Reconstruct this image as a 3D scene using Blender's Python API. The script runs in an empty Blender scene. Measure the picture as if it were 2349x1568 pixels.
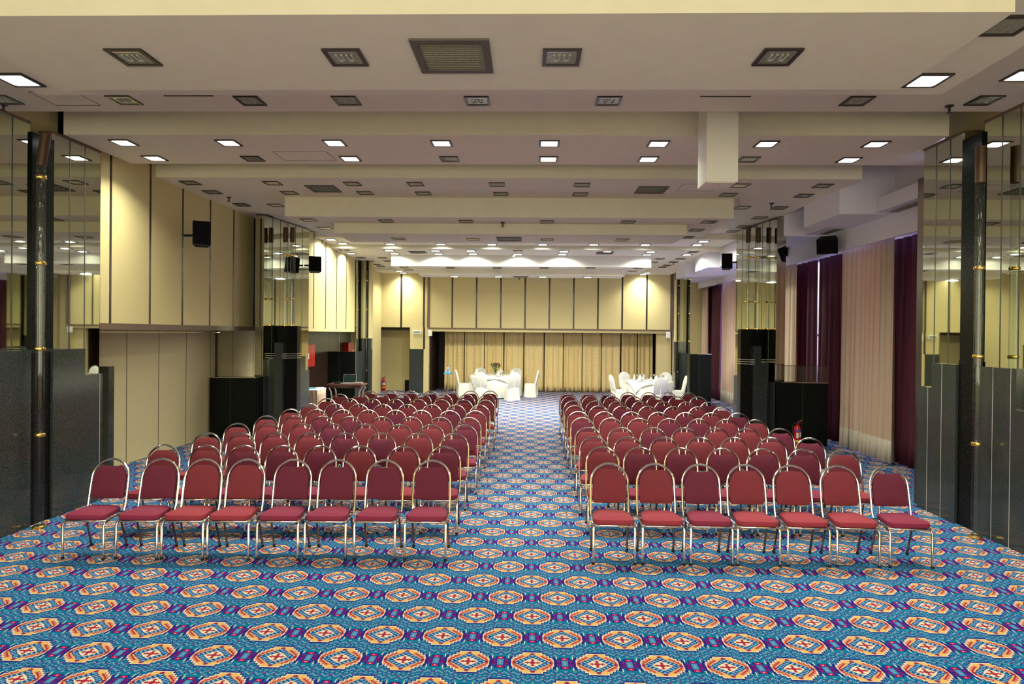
import bpy, math, random
from mathutils import Vector, Matrix
PI = math.pi
scene = bpy.context.scene
COL = scene.collection
# ------------------------------------------------------------------ camera
FPX, YAW, PIT, ROL, CYO, HC = 1450.34, 0.0273547, -0.0051106, 0.0096733, -12.41, 2.2
cy, sy = math.cos(YAW), math.sin(YAW)
_f = Vector((-sy, cy, 0)); _r = Vector((cy, sy, 0)); _u = Vector((0, 0, 1))
f2 = _f*math.cos(PIT) + _u*math.sin(PIT); u2 = _u*math.cos(PIT) - _f*math.sin(PIT)
r3 = _r*math.cos(ROL) + u2*math.sin(ROL); u3 = u2*math.cos(ROL) - _r*math.sin(ROL)
cam = bpy.data.cameras.new('camera')
cam.sensor_width = 36.0; cam.lens = 36.0*FPX/2349.0
cam.shift_y = CYO/2349.0; cam.clip_start = 0.05; cam.clip_end = 200
co = bpy.data.objects.new('camera', cam); COL.objects.link(co)
co.matrix_world = Matrix(((r3.x, u3.x, -f2.x, 0), (r3.y, u3.y, -f2.y, 0), (r3.z, u3.z, -f2.z, HC), (0, 0, 0, 1)))
scene.camera = co
# ------------------------------------------------------------------ view
scene.view_settings.view_transform = 'Standard'
scene.view_settings.look = 'None'
scene.view_settings.exposure = 0.32
scene.view_settings.gamma = 1.0
scene.view_settings.use_curve_mapping = False
scene.cycles.max_bounces = 7; scene.cycles.diffuse_bounces = 4; scene.cycles.glossy_bounces = 4
scene.cycles.transmission_bounces = 5; scene.cycles.transparent_max_bounces = 6
scene.cycles.sample_clamp_indirect = 4.0
scene.cycles.caustics_reflective = False; scene.cycles.caustics_refractive = False
scene.cycles.use_denoising = True
# ------------------------------------------------------------------ world: daylight on the window side, dimmer pale sky elsewhere
world = bpy.data.worlds.new('world'); scene.world = world; world.use_nodes = True
wn = world.node_tree; wn.nodes.clear()
wo = wn.nodes.new('ShaderNodeOutputWorld'); wb = wn.nodes.new('ShaderNodeBackground')
tc = wn.nodes.new('ShaderNodeTexCoord'); sx = wn.nodes.new('ShaderNodeSeparateXYZ')
cr = wn.nodes.new('ShaderNodeValToRGB')
cr.color_ramp.elements[0].position = 0.3; cr.color_ramp.elements[0].color = (0.8, 0.85, 1.0, 1)
cr.color_ramp.elements[1].position = 0.9; cr.color_ramp.elements[1].color = (3.0, 2.9, 6.0, 1)
mp = wn.nodes.new('ShaderNodeMath'); mp.operation = 'MULTIPLY_ADD'; mp.inputs[1].default_value = 0.5; mp.inputs[2].default_value = 0.5
wn.links.new(tc.outputs['Generated'], sx.inputs[0]); wn.links.new(sx.outputs[0], mp.inputs[0])
wn.links.new(mp.outputs[0], cr.inputs[0]); wn.links.new(cr.outputs[0], wb.inputs['Color'])
WORLD_STRENGTH = 0.8
wb.inputs['Strength'].default_value = WORLD_STRENGTH
wn.links.new(wb.outputs[0], wo.inputs[0])
# ------------------------------------------------------------------ lamps of the rear part of the hall, and an added frontal fill
LAMP_W = 22.0
LAMP_C = (1.0, 0.985, 0.80)
def area(name, loc, size, power, color, rot=(0, 0, 0), sizey=None, spread=PI, parent=None):
    l = bpy.data.lights.new(name, 'AREA'); l.energy = power; l.color = color; l.size = size; l.spread = spread
    if sizey: l.shape = 'RECTANGLE'; l.size_y = sizey
    o = bpy.data.objects.new(name, l); COL.objects.link(o); o.location = loc; o.rotation_euler = rot
    if parent: o.parent = parent
    return o
for i, x in enumerate((-4.0, -1.3, 1.3, 4.0)):
    for y in (-3.0, -0.2):
        area('rear_hall_lamp', (x, y, 4.2), 0.6, 45, (1.0, 0.95, 0.76))
for y in (1.6,):
    for x in (-4.2, -1.4, 1.4, 4.2):
        area('front_bay_lamp', (x, y, 4.4), 0.5, 24, (1.0, 0.95, 0.76))

area('added_front_fill', (-0.4, -5.85, 2.6), 9.0, 400, (1.0, 0.95, 0.74), rot=(PI/2, 0, 0), sizey=3.4)  # unseen fill lamp, added to brighten the faces turned to the camera

# ================================================================== unprojection of surveyed points on known planes
def ray(x, y): return f2*FPX + r3*(x-1174.5) - u3*(y-(784+CYO))
def onz(x, y, z): d = ray(x, y); t = (z-HC)/d.z; return Vector((d.x*t, d.y*t, z))
def ony(x, y, Y): d = ray(x, y); t = Y/d.y; return Vector((d.x*t, Y, HC+d.z*t))
def onx(x, y, X): d = ray(x, y); t = X/d.x; return Vector((X, d.y*t, HC+d.z*t))
def dX(px, Y, py=765): return ony(px, py, Y).x           # X of column px at depth Y
def dY(px, X, py=765): return onx(px, py, X).y           # depth of column px on wall X

# ================================================================== materials
def mat(name, color=(0.8, 0.8, 0.8), rough=0.5, metal=0.0, spec=0.5, **kw):
    m = bpy.data.materials.new(name); m.use_nodes = True
    b = m.node_tree.nodes['Principled BSDF']
    b.inputs['Base Color'].default_value = (*color, 1); b.inputs['Roughness'].default_value = rough
    b.inputs['Metallic'].default_value = metal; b.inputs['Specular IOR Level'].default_value = spec
    if 'emit' in kw:
        b.inputs['Emission Color'].default_value = (*kw['emit'], 1); b.inputs['Emission Strength'].default_value = kw.get('es', 1)
    if 'trans' in kw: b.inputs['Transmission Weight'].default_value = kw['trans']; b.inputs['IOR'].default_value = kw.get('ior', 1.45)
    if 'sheen' in kw: b.inputs['Sheen Weight'].default_value = kw['sheen']
    return m
def srgb(r, g, b):
    def c(v):
        v /= 255.0
        return v/12.92 if v <= 0.04045 else ((v+0.055)/1.055)**2.4
    return (c(r), c(g), c(b))
def noisy(name, c1, c2, scale=40, rough=0.5, metal=0, bump=0.0, spec=0.5, lo=0.35, hi=0.65, detail=3, stretch=None):
    m = mat(name, c1, rough, metal, spec); nt = m.node_tree; b = nt.nodes['Principled BSDF']
    t = nt.nodes.new('ShaderNodeTexCoord'); n = nt.nodes.new('ShaderNodeTexNoise'); n.inputs['Scale'].default_value = scale; n.inputs['Detail'].default_value = detail
    r = nt.nodes.new('ShaderNodeValToRGB'); r.color_ramp.elements[0].position = lo; r.color_ramp.elements[1].position = hi
    r.color_ramp.elements[0].color = (*c1, 1); r.color_ramp.elements[1].color = (*c2, 1)
    src = t.outputs['Object']
    if stretch:
        mpn = nt.nodes.new('ShaderNodeMapping'); mpn.inputs['Scale'].default_value = stretch
        nt.links.new(src, mpn.inputs[0]); src = mpn.outputs[0]
    nt.links.new(src, n.inputs['Vector']); nt.links.new(n.outputs[0], r.inputs[0]); nt.links.new(r.outputs[0], b.inputs['Base Color'])
    if bump:
        bp = nt.nodes.new('ShaderNodeBump'); bp.inputs['Strength'].default_value = bump; bp.inputs['Distance'].default_value = 0.005
        nt.links.new(n.outputs[0], bp.inputs['Height']); nt.links.new(bp.outputs[0], b.inputs['Normal'])
    return m
M = {}
M['ceil'] = noisy('ceiling_paint', (0.80, 0.75, 0.61), (0.83, 0.78, 0.64), 6, 0.75)
M['beam'] = noisy('beam_paint', (0.78, 0.75, 0.58), (0.81, 0.78, 0.61), 6, 0.75)
M['white'] = mat('white_paint', (0.82, 0.81, 0.74), 0.6)
M['daylit_white'] = mat('daylight_tinted_white', (0.80, 0.78, 0.86), 0.7)  # white paint with bluish window daylight put into its colour
M['panel'] = noisy('fabric_wall_panel', (0.60, 0.515, 0.245), (0.64, 0.55, 0.27), 160, 0.8, bump=0.05)
M['fold'] = noisy('folding_partition', (0.64, 0.56, 0.30), (0.68, 0.60, 0.33), 90, 0.7)
M['joint'] = mat('dark_joint', (0.030, 0.020, 0.016), 0.25)
M['brown'] = mat('brown_trim', (0.13, 0.08, 0.05), 0.4)
M['granite'] = noisy('grey_granite', (0.008, 0.011, 0.011), (0.075, 0.09, 0.083), 170, 0.13, lo=0.38, hi=0.70, detail=5)
M['granite_dark'] = noisy('black_granite', (0.002, 0.003, 0.002), (0.016, 0.018, 0.016), 90, 0.25, spec=0.10, lo=0.4, hi=0.75)
M['mirror'] = mat('bronze_mirror', (0.60, 0.62, 0.50), 0.02, 1.0)
M['mirror_joint'] = mat('mirror_joint', (0.04, 0.05, 0.04), 0.3)
M['chrome'] = mat('chrome', (0.80, 0.76, 0.68), 0.13, 1.0)
M['chrome_shade'] = mat('shaded_chrome', (0.22, 0.20, 0.18), 0.2, 1.0)  # chrome with the rear legs' shade and dark reflections put into its colour
M['brass'] = mat('brass', (0.85, 0.58, 0.16), 0.18, 1.0)
M['brass_dull'] = mat('dull_brass', (0.08, 0.04, 0.015), 0.5, 0.3)
M['black'] = mat('black_plastic', (0.014, 0.014, 0.016), 0.6, 0, 0.2)
M['matte'] = mat('black_cloth', (0.008, 0.008, 0.009), 0.95, 0, 0.05)
M['dkwood'] = noisy('dark_wood', (0.016, 0.009, 0.007), (0.035, 0.016, 0.011), 5, 0.38, spec=0.2, stretch=(6, 6, 0.4))
M['glass'] = mat('clear_acrylic', (0.97, 0.98, 0.97), 0.03, 0, 0.5, trans=0.96, ior=1.25)
M['lampglass'] = noisy('prismatic_lens', (0.20, 0.21, 0.16), (0.42, 0.43, 0.33), 30, 0.15, lo=0.3, hi=0.7, stretch=(1, 6, 1))
M['lampglass_y'] = noisy('yellow_lens', (0.62, 0.58, 0.32), (0.9, 0.86, 0.55), 14, 0.2)
M['fframe'] = mat('bronze_frame', (0.06, 0.05, 0.045), 0.3, 0.6)
M['lit'] = mat('lit_lens', (1, 1, 1), 0.4, emit=(0.92, 1.0, 0.98), es=14)
M['bulb'] = mat('unlit_tube', (0.42, 0.44, 0.36), 0.25)
M['slat'] = mat('vent_slat', (0.34, 0.33, 0.22), 0.5)
M['grille'] = mat('vent_grille', (0.22, 0.21, 0.17), 0.5, 0.3)
M['grille_dk'] = mat('vent_dark', (0.10, 0.085, 0.075), 0.6)
M['cream'] = noisy('cream_sheer', (0.72, 0.50, 0.36), (0.66, 0.60, 0.46), 0.5, 0.85, stretch=(8, 8, 0.1))
M['burg'] = noisy('burgundy_velvet', (0.045, 0.004, 0.012), (0.095, 0.008, 0.022), 12, 0.7, stretch=(8, 8, 0.3))
M['hem'] = mat('cream_hem', (0.72, 0.66, 0.53), 0.85)
for k in ('cream', 'burg'):
    nt = M[k].node_tree; b = nt.nodes['Principled BSDF']
    tr = nt.nodes.new('ShaderNodeBsdfTranslucent'); mx = nt.nodes.new('ShaderNodeMixShader'); mx.inputs[0].default_value = 0.25 if k == 'cream' else 0.14
    tr.inputs[0].default_value = (0.7, 0.5, 0.35, 1) if k == 'cream' else (0.32, 0.03, 0.14, 1)
    out = nt.nodes['Material Output']
    nt.links.new(b.outputs[0], mx.inputs[1]); nt.links.new(tr.outputs[0], mx.inputs[2]); nt.links.new(mx.outputs[0], out.inputs[0])
def gold_curtain():
    m = mat('gold_brocade', (0.5, 0.35, 0.12), 0.75); nt = m.node_tree; b = nt.nodes['Principled BSDF']
    t = nt.nodes.new('ShaderNodeTexCoord'); mpn = nt.nodes.new('ShaderNodeMapping'); mpn.inputs['Rotation'].default_value = (PI/2, 0, 0)
    br = nt.nodes.new('ShaderNodeTexBrick'); br.inputs['Scale'].default_value = 7
    br.inputs['Color1'].default_value = (0.92, 0.77, 0.40, 1); br.inputs['Color2'].default_value = (0.87, 0.70, 0.34, 1); br.inputs['Mortar'].default_value = (0.68, 0.50, 0.20, 1)
    br.inputs['Mortar Size'].default_value = 0.03
    nt.links.new(t.outputs['Object'], mpn.inputs[0]); nt.links.new(mpn.outputs[0], br.inputs['Vector']); nt.links.new(br.outputs[0], b.inputs['Base Color'])
    return m
M['gold'] = gold_curtain()
def clear_tube():
    m = bpy.data.materials.new('clear_acrylic_tube'); m.use_nodes = True; nt = m.node_tree; nt.nodes.clear()
    o = nt.nodes.new('ShaderNodeOutputMaterial'); mx = nt.nodes.new('ShaderNodeMixShader'); tr = nt.nodes.new('ShaderNodeBsdfTransparent'); gl = nt.nodes.new('ShaderNodeBsdfGlossy')
    lw = nt.nodes.new('ShaderNodeLayerWeight'); lw.inputs[0].default_value = 0.35; mr = nt.nodes.new('ShaderNodeMapRange'); mr.inputs[3].default_value = 0.05; mr.inputs[4].default_value = 0.20
    gl.inputs['Roughness'].default_value = 0.03; tr.inputs[0].default_value = (0.86, 0.9, 0.88, 1)
    nt.links.new(lw.outputs['Facing'], mr.inputs[0]); nt.links.new(mr.outputs[0], mx.inputs[0]); nt.links.new(tr.outputs[0], mx.inputs[1]); nt.links.new(gl.outputs[0], mx.inputs[2]); nt.links.new(mx.outputs[0], o.inputs[0])
    return m
M['tube'] = clear_tube()
M['cloth'] = noisy('white_tablecloth', (0.60, 0.60, 0.55), (0.66, 0.66, 0.60), 8, 0.8)
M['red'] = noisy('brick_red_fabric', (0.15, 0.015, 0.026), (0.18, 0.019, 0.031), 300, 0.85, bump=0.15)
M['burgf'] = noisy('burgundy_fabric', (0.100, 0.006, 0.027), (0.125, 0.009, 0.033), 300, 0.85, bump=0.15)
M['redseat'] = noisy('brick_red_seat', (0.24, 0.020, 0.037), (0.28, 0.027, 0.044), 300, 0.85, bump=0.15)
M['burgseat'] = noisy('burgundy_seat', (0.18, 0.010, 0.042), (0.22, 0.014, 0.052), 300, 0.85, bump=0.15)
M['ext'] = mat('extinguisher_red', (0.45, 0.01, 0.015), 0.25)
M['cab'] = mat('cabinet_red', (0.40, 0.012, 0.012), 0.4)
M['yellow'] = mat('yellow_label', (0.8, 0.6, 0.05), 0.5)
M['labelw'] = mat('white_label', (0.75, 0.72, 0.68), 0.5)
M['labelb'] = mat('blue_label', (0.05, 0.07, 0.4), 0.5)
M['blue'] = mat('blue_cloth', (0.05, 0.42, 0.72), 0.7)
M['leaf'] = mat('leaf_green', (0.06, 0.18, 0.03), 0.6)
M['petal'] = mat('dark_red_petal', (0.14, 0.015, 0.03), 0.6)
M['skirt'] = mat('beige_skirt', (0.62, 0.46, 0.34), 0.8)
M['paper'] = mat('paper', (0.75, 0.78, 0.85), 0.6)
M['screen'] = mat('laptop_screen', (0.015, 0.03, 0.03), 0.06)
M['alu'] = mat('aluminium', (0.72, 0.72, 0.72), 0.3, 0.9)
M['rose_wood'] = mat('reddish_wood', (0.10, 0.04, 0.03), 0.3)
M['steel'] = mat('spiral_metal', (0.45, 0.38, 0.36), 0.3, 0.8)

# ---- carpet : woven pattern made with maths nodes
def carpet():
    m = bpy.data.materials.new('patterned_carpet'); m.use_nodes = True; nt = m.node_tree
    b = nt.nodes['Principled BSDF']; b.inputs['Roughness'].default_value = 0.95; b.inputs['Specular IOR Level'].default_value = 0.1
    def mth(op, *a):
        n = nt.nodes.new('ShaderNodeMath'); n.operation = op
        for i, v in enumerate(a):
            if isinstance(v, (int, float)): n.inputs[i].default_value = v
            else: nt.links.new(v, n.inputs[i])
        return n.outputs[0]
    add = lambda a, c: mth('ADD', a, c); sub = lambda a, c: mth('SUBTRACT', a, c); mul = lambda a, c: mth('MULTIPLY', a, c)
    lt = lambda a, c: mth('LESS_THAN', a, c); gt = lambda a, c: mth('GREATER_THAN', a, c)
    def AND(*a):
        r = a[0]
        for k in a[1:]: r = mul(r, k)
        return r
    OR = lambda a, c: mth('MAXIMUM', a, c)
    fl = lambda a: mth('FLOOR', a); ab = lambda a: mth('ABSOLUTE', a)
    md = lambda a, c: mth('FLOORED_MODULO', a, c)
    t = nt.nodes.new('ShaderNodeTexCoord'); s = nt.nodes.new('ShaderNodeSeparateXYZ'); nt.links.new(t.outputs['Object'], s.inputs[0])
    c0 = onz(1221.5, 1519.2, 0)
    LX = 0.432; LY = 0.694
    x = sub(s.outputs[0], c0.x); y = sub(s.outputs[1], c0.y)
    xs = sub(md(add(x, LX/2), LX), LX/2); ys = sub(md(add(y, LY/2), LY), LY/2)
    u = ab(xs); v = ab(ys)
    far = gt(v, LY/4)
    u = add(mul(sub(1, far), u), mul(far, sub(LX/2, u))); v = add(mul(sub(1, far), v), mul(far, sub(LY/2, v)))
    q = 0.0075
    U = fl(mul(u, 1/q)); V = fl(mul(v, 1/q))
    col = [None]
    def rgb(c):
        n = nt.nodes.new('ShaderNodeRGB'); n.outputs[0].default_value = (*srgb(*c), 1); return n.outputs[0]
    def layer(mask, c):
        if col[0] is None: col[0] = rgb(c); return
        n = nt.nodes.new('ShaderNodeMix'); n.data_type = 'RGBA'; nt.links.new(mask, n.inputs[0])
        nt.links.new(col[0], n.inputs[6]); nt.links.new(rgb(c), n.inputs[7]); col[0] = n.outputs[2]
    TEAL = (34, 128, 168); LB = (128, 172, 206); NAVY = (34, 58, 140); PUR = (70, 46, 134); MAG = (132, 44, 118)
    GOLD = (240, 198, 128); SAL = (224, 152, 126); CREAM = (240, 232, 208); RED = (176, 62, 84); BLUE = (30, 92, 172)
    layer(None, TEAL)
    z1 = md(add(V, ab(sub(md(U, 8), 4))), 6)
    layer(lt(z1, 3), LB); layer(lt(z1, 1), NAVY); layer(AND(gt(z1, 3.5), lt(z1, 4.5), lt(md(U, 5), 2)), (70, 120, 190))
    z2 = md(add(add(U, V), 2), 7); layer(AND(lt(z2, 1), gt(z1, 3)), NAVY)
    layer(AND(lt(md(U, 9), 1.5), lt(md(add(V, 3), 7), 1.5)), (120, 70, 130))
    # gap motif between medallions
    gap = AND(gt(U, 18.5), lt(V, 12.5)); layer(gap, TEAL)
    layer(AND(gt(U, 18.5), lt(V, 9.5)), NAVY); layer(AND(gt(U, 19.5), lt(V, 5.5)), PUR)
    layer(AND(gt(U, 20.5), lt(V, 3.5), gt(V, 0.5), lt(ab(sub(U, 23.0)), 1.6)), MAG); layer(AND(gt(U, 20.5), lt(V, 5.5), gt(V, 4.5), lt(U, 25)), (60, 110, 180)); layer(AND(gt(U, 25.5), lt(V, 4.5)), (90, 150, 200))
    layer(AND(gt(U, 27.2), lt(V, 2.5)), LB); layer(AND(gt(U, 25.5), gt(V, 5.5), lt(V, 8.5)), (214, 50, 90)); layer(AND(gt(U, 27.5), gt(V, 6.5), lt(V, 7.5)), CREAM)
    layer(AND(lt(U, 23.5), gt(U, 20.5), gt(V, 6.5), lt(V, 11.5)), TEAL); layer(AND(lt(U, 21.5), gt(U, 20.5), gt(V, 6.5), lt(V, 11.5)), CREAM)
    # medallion
    def stair(off, n, uu, vv):
        W = add(fl(mul(add(U, off), 1/3.0)), fl(mul(add(V, off), 1/3.0)))
        return AND(lt(W, n), lt(U, uu), lt(V, vv))
    layer(stair(-1, 7.5, 20.5, 19.5), PUR); layer(stair(-1, 7.5, 19.5, 18.5), NAVY)
    layer(stair(0, 7.5, 18.5, 17.5), CREAM)
    layer(stair(1, 7.5, 17.5, 16.5), SAL)
    d = add(U, mul(V, 1.15))
    layer(AND(stair(1, 7.5, 17.5, 16.5), gt(V, 11.5)), GOLD)
    layer(AND(stair(2, 7.5, 16.5, 17), gt(U, 7.5), lt(V, 12.5), gt(d, 18.0), lt(md(add(U, V), 3), 2)), RED)
    layer(AND(lt(d, 18.3), gt(d, 15.9)), (238, 188, 132))
    layer(AND(lt(ab(sub(U, 16)), 1.5), lt(V, 1.5)), RED); layer(AND(lt(add(U, ab(sub(V, 14.5))), 2.2)), RED)
    layer(lt(d, 16), NAVY); layer(lt(d, 15), (150, 196, 212))
    layer(AND(lt(d, 15), lt(md(add(sub(U, V), 60), 5), 3.0)), BLUE)
    layer(lt(d, 9.8), NAVY); layer(lt(d, 8.8), CREAM)
    layer(AND(lt(U, 0.8), lt(V, 5.5)), RED); layer(AND(lt(V, 0.8), lt(U, 6.5)), RED); layer(AND(lt(U, 1.5), lt(V, 1.5)), RED)
    layer(AND(lt(U, 1.8), gt(V, 3.5), lt(V, 4.5)), RED); layer(AND(lt(V, 1.8), gt(U, 3.5), lt(U, 4.5)), RED)
    nz = nt.nodes.new('ShaderNodeTexNoise'); nz.inputs['Scale'].default_value = 350; nt.links.new(t.outputs['Object'], nz.inputs['Vector'])
    mx = nt.nodes.new('ShaderNodeMix'); mx.data_type = 'RGBA'; mx.blend_type = 'MULTIPLY'; mx.inputs[0].default_value = 0.35
    nt.links.new(col[0], mx.inputs[6]); nt.links.new(nz.outputs[0], mx.inputs[7])
    g = nt.nodes.new('ShaderNodeHueSaturation'); g.inputs['Value'].default_value = 0.80; g.inputs['Saturation'].default_value = 1.08
    nt.links.new(mx.outputs[2], g.inputs['Color']); nt.links.new(g.outputs[0], b.inputs['Base Color'])
    return m
M['carpet'] = carpet()

# ================================================================== mesh builder
class MB:
    def __init__(s): s.v = []; s.f = []; s.mi = []
    def add(s, vs, fs, mi=0):
        n = len(s.v); s.v += [tuple(v) for v in vs]; s.f += [tuple(i+n for i in f) for f in fs]; s.mi += [mi]*len(fs); return s
    def box(s, x0, x1, y0, y1, z0, z1, mi=0):
        if x0 > x1: x0, x1 = x1, x0
        if y0 > y1: y0, y1 = y1, y0
        if z0 > z1: z0, z1 = z1, z0
        return s.add([(x0, y0, z0), (x1, y0, z0), (x1, y1, z0), (x0, y1, z0), (x0, y0, z1), (x1, y0, z1), (x1, y1, z1), (x0, y1, z1)],
              [(0, 3, 2, 1), (4, 5, 6, 7), (0, 1, 5, 4), (1, 2, 6, 5), (2, 3, 7, 6), (3, 0, 4, 7)], mi)
    def prism(s, poly, z0, z1, mi=0):
        n = len(poly); vs = [(p[0], p[1], z0) for p in poly] + [(p[0], p[1], z1) for p in poly]
        fs = [tuple(range(n-1, -1, -1)), tuple(range(n, 2*n))] + [(i, (i+1) % n, n+(i+1) % n, n+i) for i in range(n)]
        return s.add(vs, fs, mi)
    def tube(s, pts, r, n=8, mi=0, closed=False, square=False):
        pts = [Vector(p) for p in pts]; rings = []; m = len(pts)
        prev = None
        for i, p in enumerate(pts):
            if closed: d = pts[(i+1) % m] - pts[i-1]
            else: d = pts[min(i+1, m-1)] - pts[max(i-1, 0)]
            d.normalize()
            if prev is None:
                a = Vector((0, 0, 1)) if abs(d.z) < 0.9 else Vector((0, 1, 0))
                e1 = d.cross(a).normalized()
            else:
                e1 = (prev - d*prev.dot(d)).normalized()
            prev = e1; e2 = d.cross(e1)
            off = PI/4 if square else 0
            rings.append([p + (e1*math.cos(2*PI*k/n+off) + e2*math.sin(2*PI*k/n+off))*r for k in range(n)])
        vs = [v for rg in rings for v in rg]; fs = []
        for i in range(m if closed else m-1):
            j = (i+1) % m
            for k in range(n): fs.append((i*n+k, i*n+(k+1) % n, j*n+(k+1) % n, j*n+k))
        if not closed: fs += [tuple(range(n-1, -1, -1)), tuple((m-1)*n+k for k in range(n))]
        return s.add(vs, fs, mi)
    def lathe(s, prof, n=20, c=(0, 0, 0), mi=0, wave=None):
        vs = []; fs = []
        for (r, z) in prof:
            for k in range(n):
                a = 2*PI*k/n; rr = r*(1+(wave(a, z) if wave else 0)); vs.append((c[0]+rr*math.cos(a), c[1]+rr*math.sin(a), c[2]+z))
        for i in range(len(prof)-1):
            for k in range(n): fs.append((i*n+k, i*n+(k+1) % n, (i+1)*n+(k+1) % n, (i+1)*n+k))
        fs.append(tuple(range(n-1, -1, -1))); fs.append(tuple((len(prof)-1)*n+k for k in range(n)))
        return s.add(vs, fs, mi)
    def cushion(s, outline, frame, t, crown=0.01, mi=0, edge=0.012, center=None):
        """outline: list of 2D points; frame(a, b, h) -> 3D; t thickness from h=0 to h=t."""
        cx = center[0] if center else sum(p[0] for p in outline)/len(outline); cyy = center[1] if center else sum(p[1] for p in outline)/len(outline)
        def ring(k, h): 
            out = []
            for p in outline:
                d = math.hypot(p[0]-cx, p[1]-cyy); sc = max(0.0, (d-k)/d) if k >= 0 else 1
                out.append(frame(cx+(p[0]-cx)*sc, cyy+(p[1]-cyy)*sc, h))
            return out
        R = max(math.hypot(p[0]-cx, p[1]-cyy) for p in outline)
        rs = [ring(edge*1.2, 0), ring(edge*0.3, edge*0.4), ring(0, t*0.5), ring(edge*0.3, t-edge*0.4), ring(edge*1.2, t), ring(R*0.3, t+crown*0.7), ring(R*0.62, t+crown)]
        n = len(outline); vs = [v for r in rs for v in r]; fs = []
        for i in range(len(rs)-1):
            for k in range(n): fs.append((i*n+k, i*n+(k+1) % n, (i+1)*n+(k+1) % n, (i+1)*n+k))
        fs.append(tuple(range(n-1, -1, -1))); fs.append(tuple((len(rs)-1)*n+k for k in range(n)))
        return s.add(vs, fs, mi)
    def build(s, name, m, parent=None, smooth=False, bevel=0, solid=0):
        me = bpy.data.meshes.new(name); me.from_pydata(s.v, [], s.f)
        ms = m if isinstance(m, (list, tuple)) else [m]
        for k in ms: me.materials.append(k)
        me.polygons.foreach_set('material_index', s.mi)
        if smooth: me.polygons.foreach_set('use_smooth', [True]*len(s.f))
        me.update()
        o = bpy.data.objects.new(name, me); COL.objects.link(o)
        if parent is not None: o.parent = parent
        if bevel:
            bv = o.modifiers.new('bevel', 'BEVEL'); bv.width = bevel; bv.segments = 2; bv.limit_method = 'ANGLE'
        if solid:
            sd = o.modifiers.new('solid', 'SOLIDIFY'); sd.thickness = solid; sd.offset = 0
        if smooth and not solid:
            try:
                me.set_sharp_from_angle(angle=math.radians(40))
            except Exception: pass
        return o
def tag(o, label, cat, group=None, kind=None):
    o['label'] = label; o['category'] = cat
    if group: o['group'] = group
    if kind: o['kind'] = kind
    return o
def struct(o, label=None):
    o['kind'] = 'structure'
    if label: o['label'] = label
    return o
def empty(name, loc=(0, 0, 0), rz=0):
    o = bpy.data.objects.new(name, None); COL.objects.link(o); o.location = loc; o.rotation_euler = (0, 0, rz); o.empty_display_size = 0.1
    return o
def copy_tree(o, parent=None):
    c = o.copy(); COL.objects.link(c)
    if parent is not None: c.parent = parent
    for ch in list(o.children): copy_tree(ch, c)
    return c
def bx(name, m, *a, parent=None, bevel=0): return MB().box(*a).build(name, m, parent, bevel=bevel)
ORD = ['first', 'second', 'third', 'fourth', 'fifth', 'sixth', 'seventh', 'eighth', 'ninth', 'tenth', 'eleventh', 'twelfth', 'thirteenth', 'fourteenth', 'fifteenth', 'sixteenth']

# ================================================================== setting: floor and ceiling
Z0 = 4.65                # main ceiling level
ZT = 5.25                # top of the recesses
struct(bx('floor', M['carpet'], -9, 8.5, -6, 26.5, -0.1, 0.0), 'blue carpet with rows of gold medallions')
struct(bx('ceiling', M['ceil'], -9, 6.85, -6, 26.5, ZT, ZT+0.1), 'high ceiling above the recesses')
def slab(x0, x1, y0, y1, z0, z1=ZT, label='painted ceiling slab', face='beam'):
    b = MB().box(x0, x1, y0, y1, z0, z1)
    # front and side faces carry the wall paint, the soffit the ceiling paint
    b.mi = [0, 0, 1, 1, 1, 1]
    return struct(b.build('ceiling', [M['ceil'], M[face]]), label)
ZS1, ZS1B = 2.2+1.90, 2.2+2.0
s1y = onz(1240, 31.5, ZS1).y; s1f = onz(1240, 206, ZS1).y; s1x = onz(2333, 24, ZS1).x
s1bf = onz(1240, 217, ZS1B).y; s1bx = onz(2159, 216, ZS1B).x
slab(-3.72, s1x, s1y, s1f, ZS1, label='lowest front ceiling slab with the large vent')
slab(-4.2, s1bx, 2.4, s1bf, ZS1B, label='wider front ceiling step above the lowest slab')
yC1 = onz(1240, 255.5, Z0).y; yB = onz(1240, 310, Z0).y; yS2f = onz(1100, 377, Z0).y; yS3 = onz(1100, 408.5, Z0).y
slab(-6.1, 5.12, -6, yC1, Z0, label='flat ceiling in front of the first recess')
slab(-5.90, 5.07, yB, yS2f, Z0, label='second ceiling bay with two rows of lit lamps')
slab(5.07, 6.15, 8.5, yS2f, Z0)
yF1 = 15.4; ZA = 2.2+2.314; yF2 = 16.7; ZB = 2.2+2.218; yF3 = 21.6; ZC = 2.2+2.136
slab(-6.05, 5.16, yS3, yF1, Z0, label='third ceiling bay carrying the hanging beams')
slab(-5.9, 5.0, yF1, yF2, ZA); slab(-5.75, 5.1, yF2, yF3, ZB); slab(-5.6, 5.0, yF3, 22.95, ZC)
yD = onz(1200, 454, Z0).y
zD = ony(1200, 498.5, yD).z; fD = onz(1240, 545, zD).y
slab(dX(651, yD), dX(1680, yD), yD, fD, zD, Z0, 'first hanging ceiling beam')
yE = onz(1200, 513.5, zD).y; zE = ony(1200, 537, yE).z; fE = onz(1240, 557.5, zE).y
slab(dX(764.5, yE), dX(1573, yE), yE, fE, zE, zD, 'second hanging ceiling beam below the first')
yW = onz(1200, 585.5, ZB).y; zW = ony(1200, 611, yW).z; fW = onz(1240, 627.5, zW).y
slab(dX(896, yW), dX(1492, yW), yW, fW, zW, ZB, 'brightly lit white hanging beam', 'white')
yV = onz(1200, 615.5, zW).y; zV = ony(1200, 630.5, yV).z; fV = onz(1240, 637, zV).y
slab(dX(958, yV), dX(1432, yV), yV, fV, zV, zW, 'rear grey hanging beam below the white one')
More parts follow.
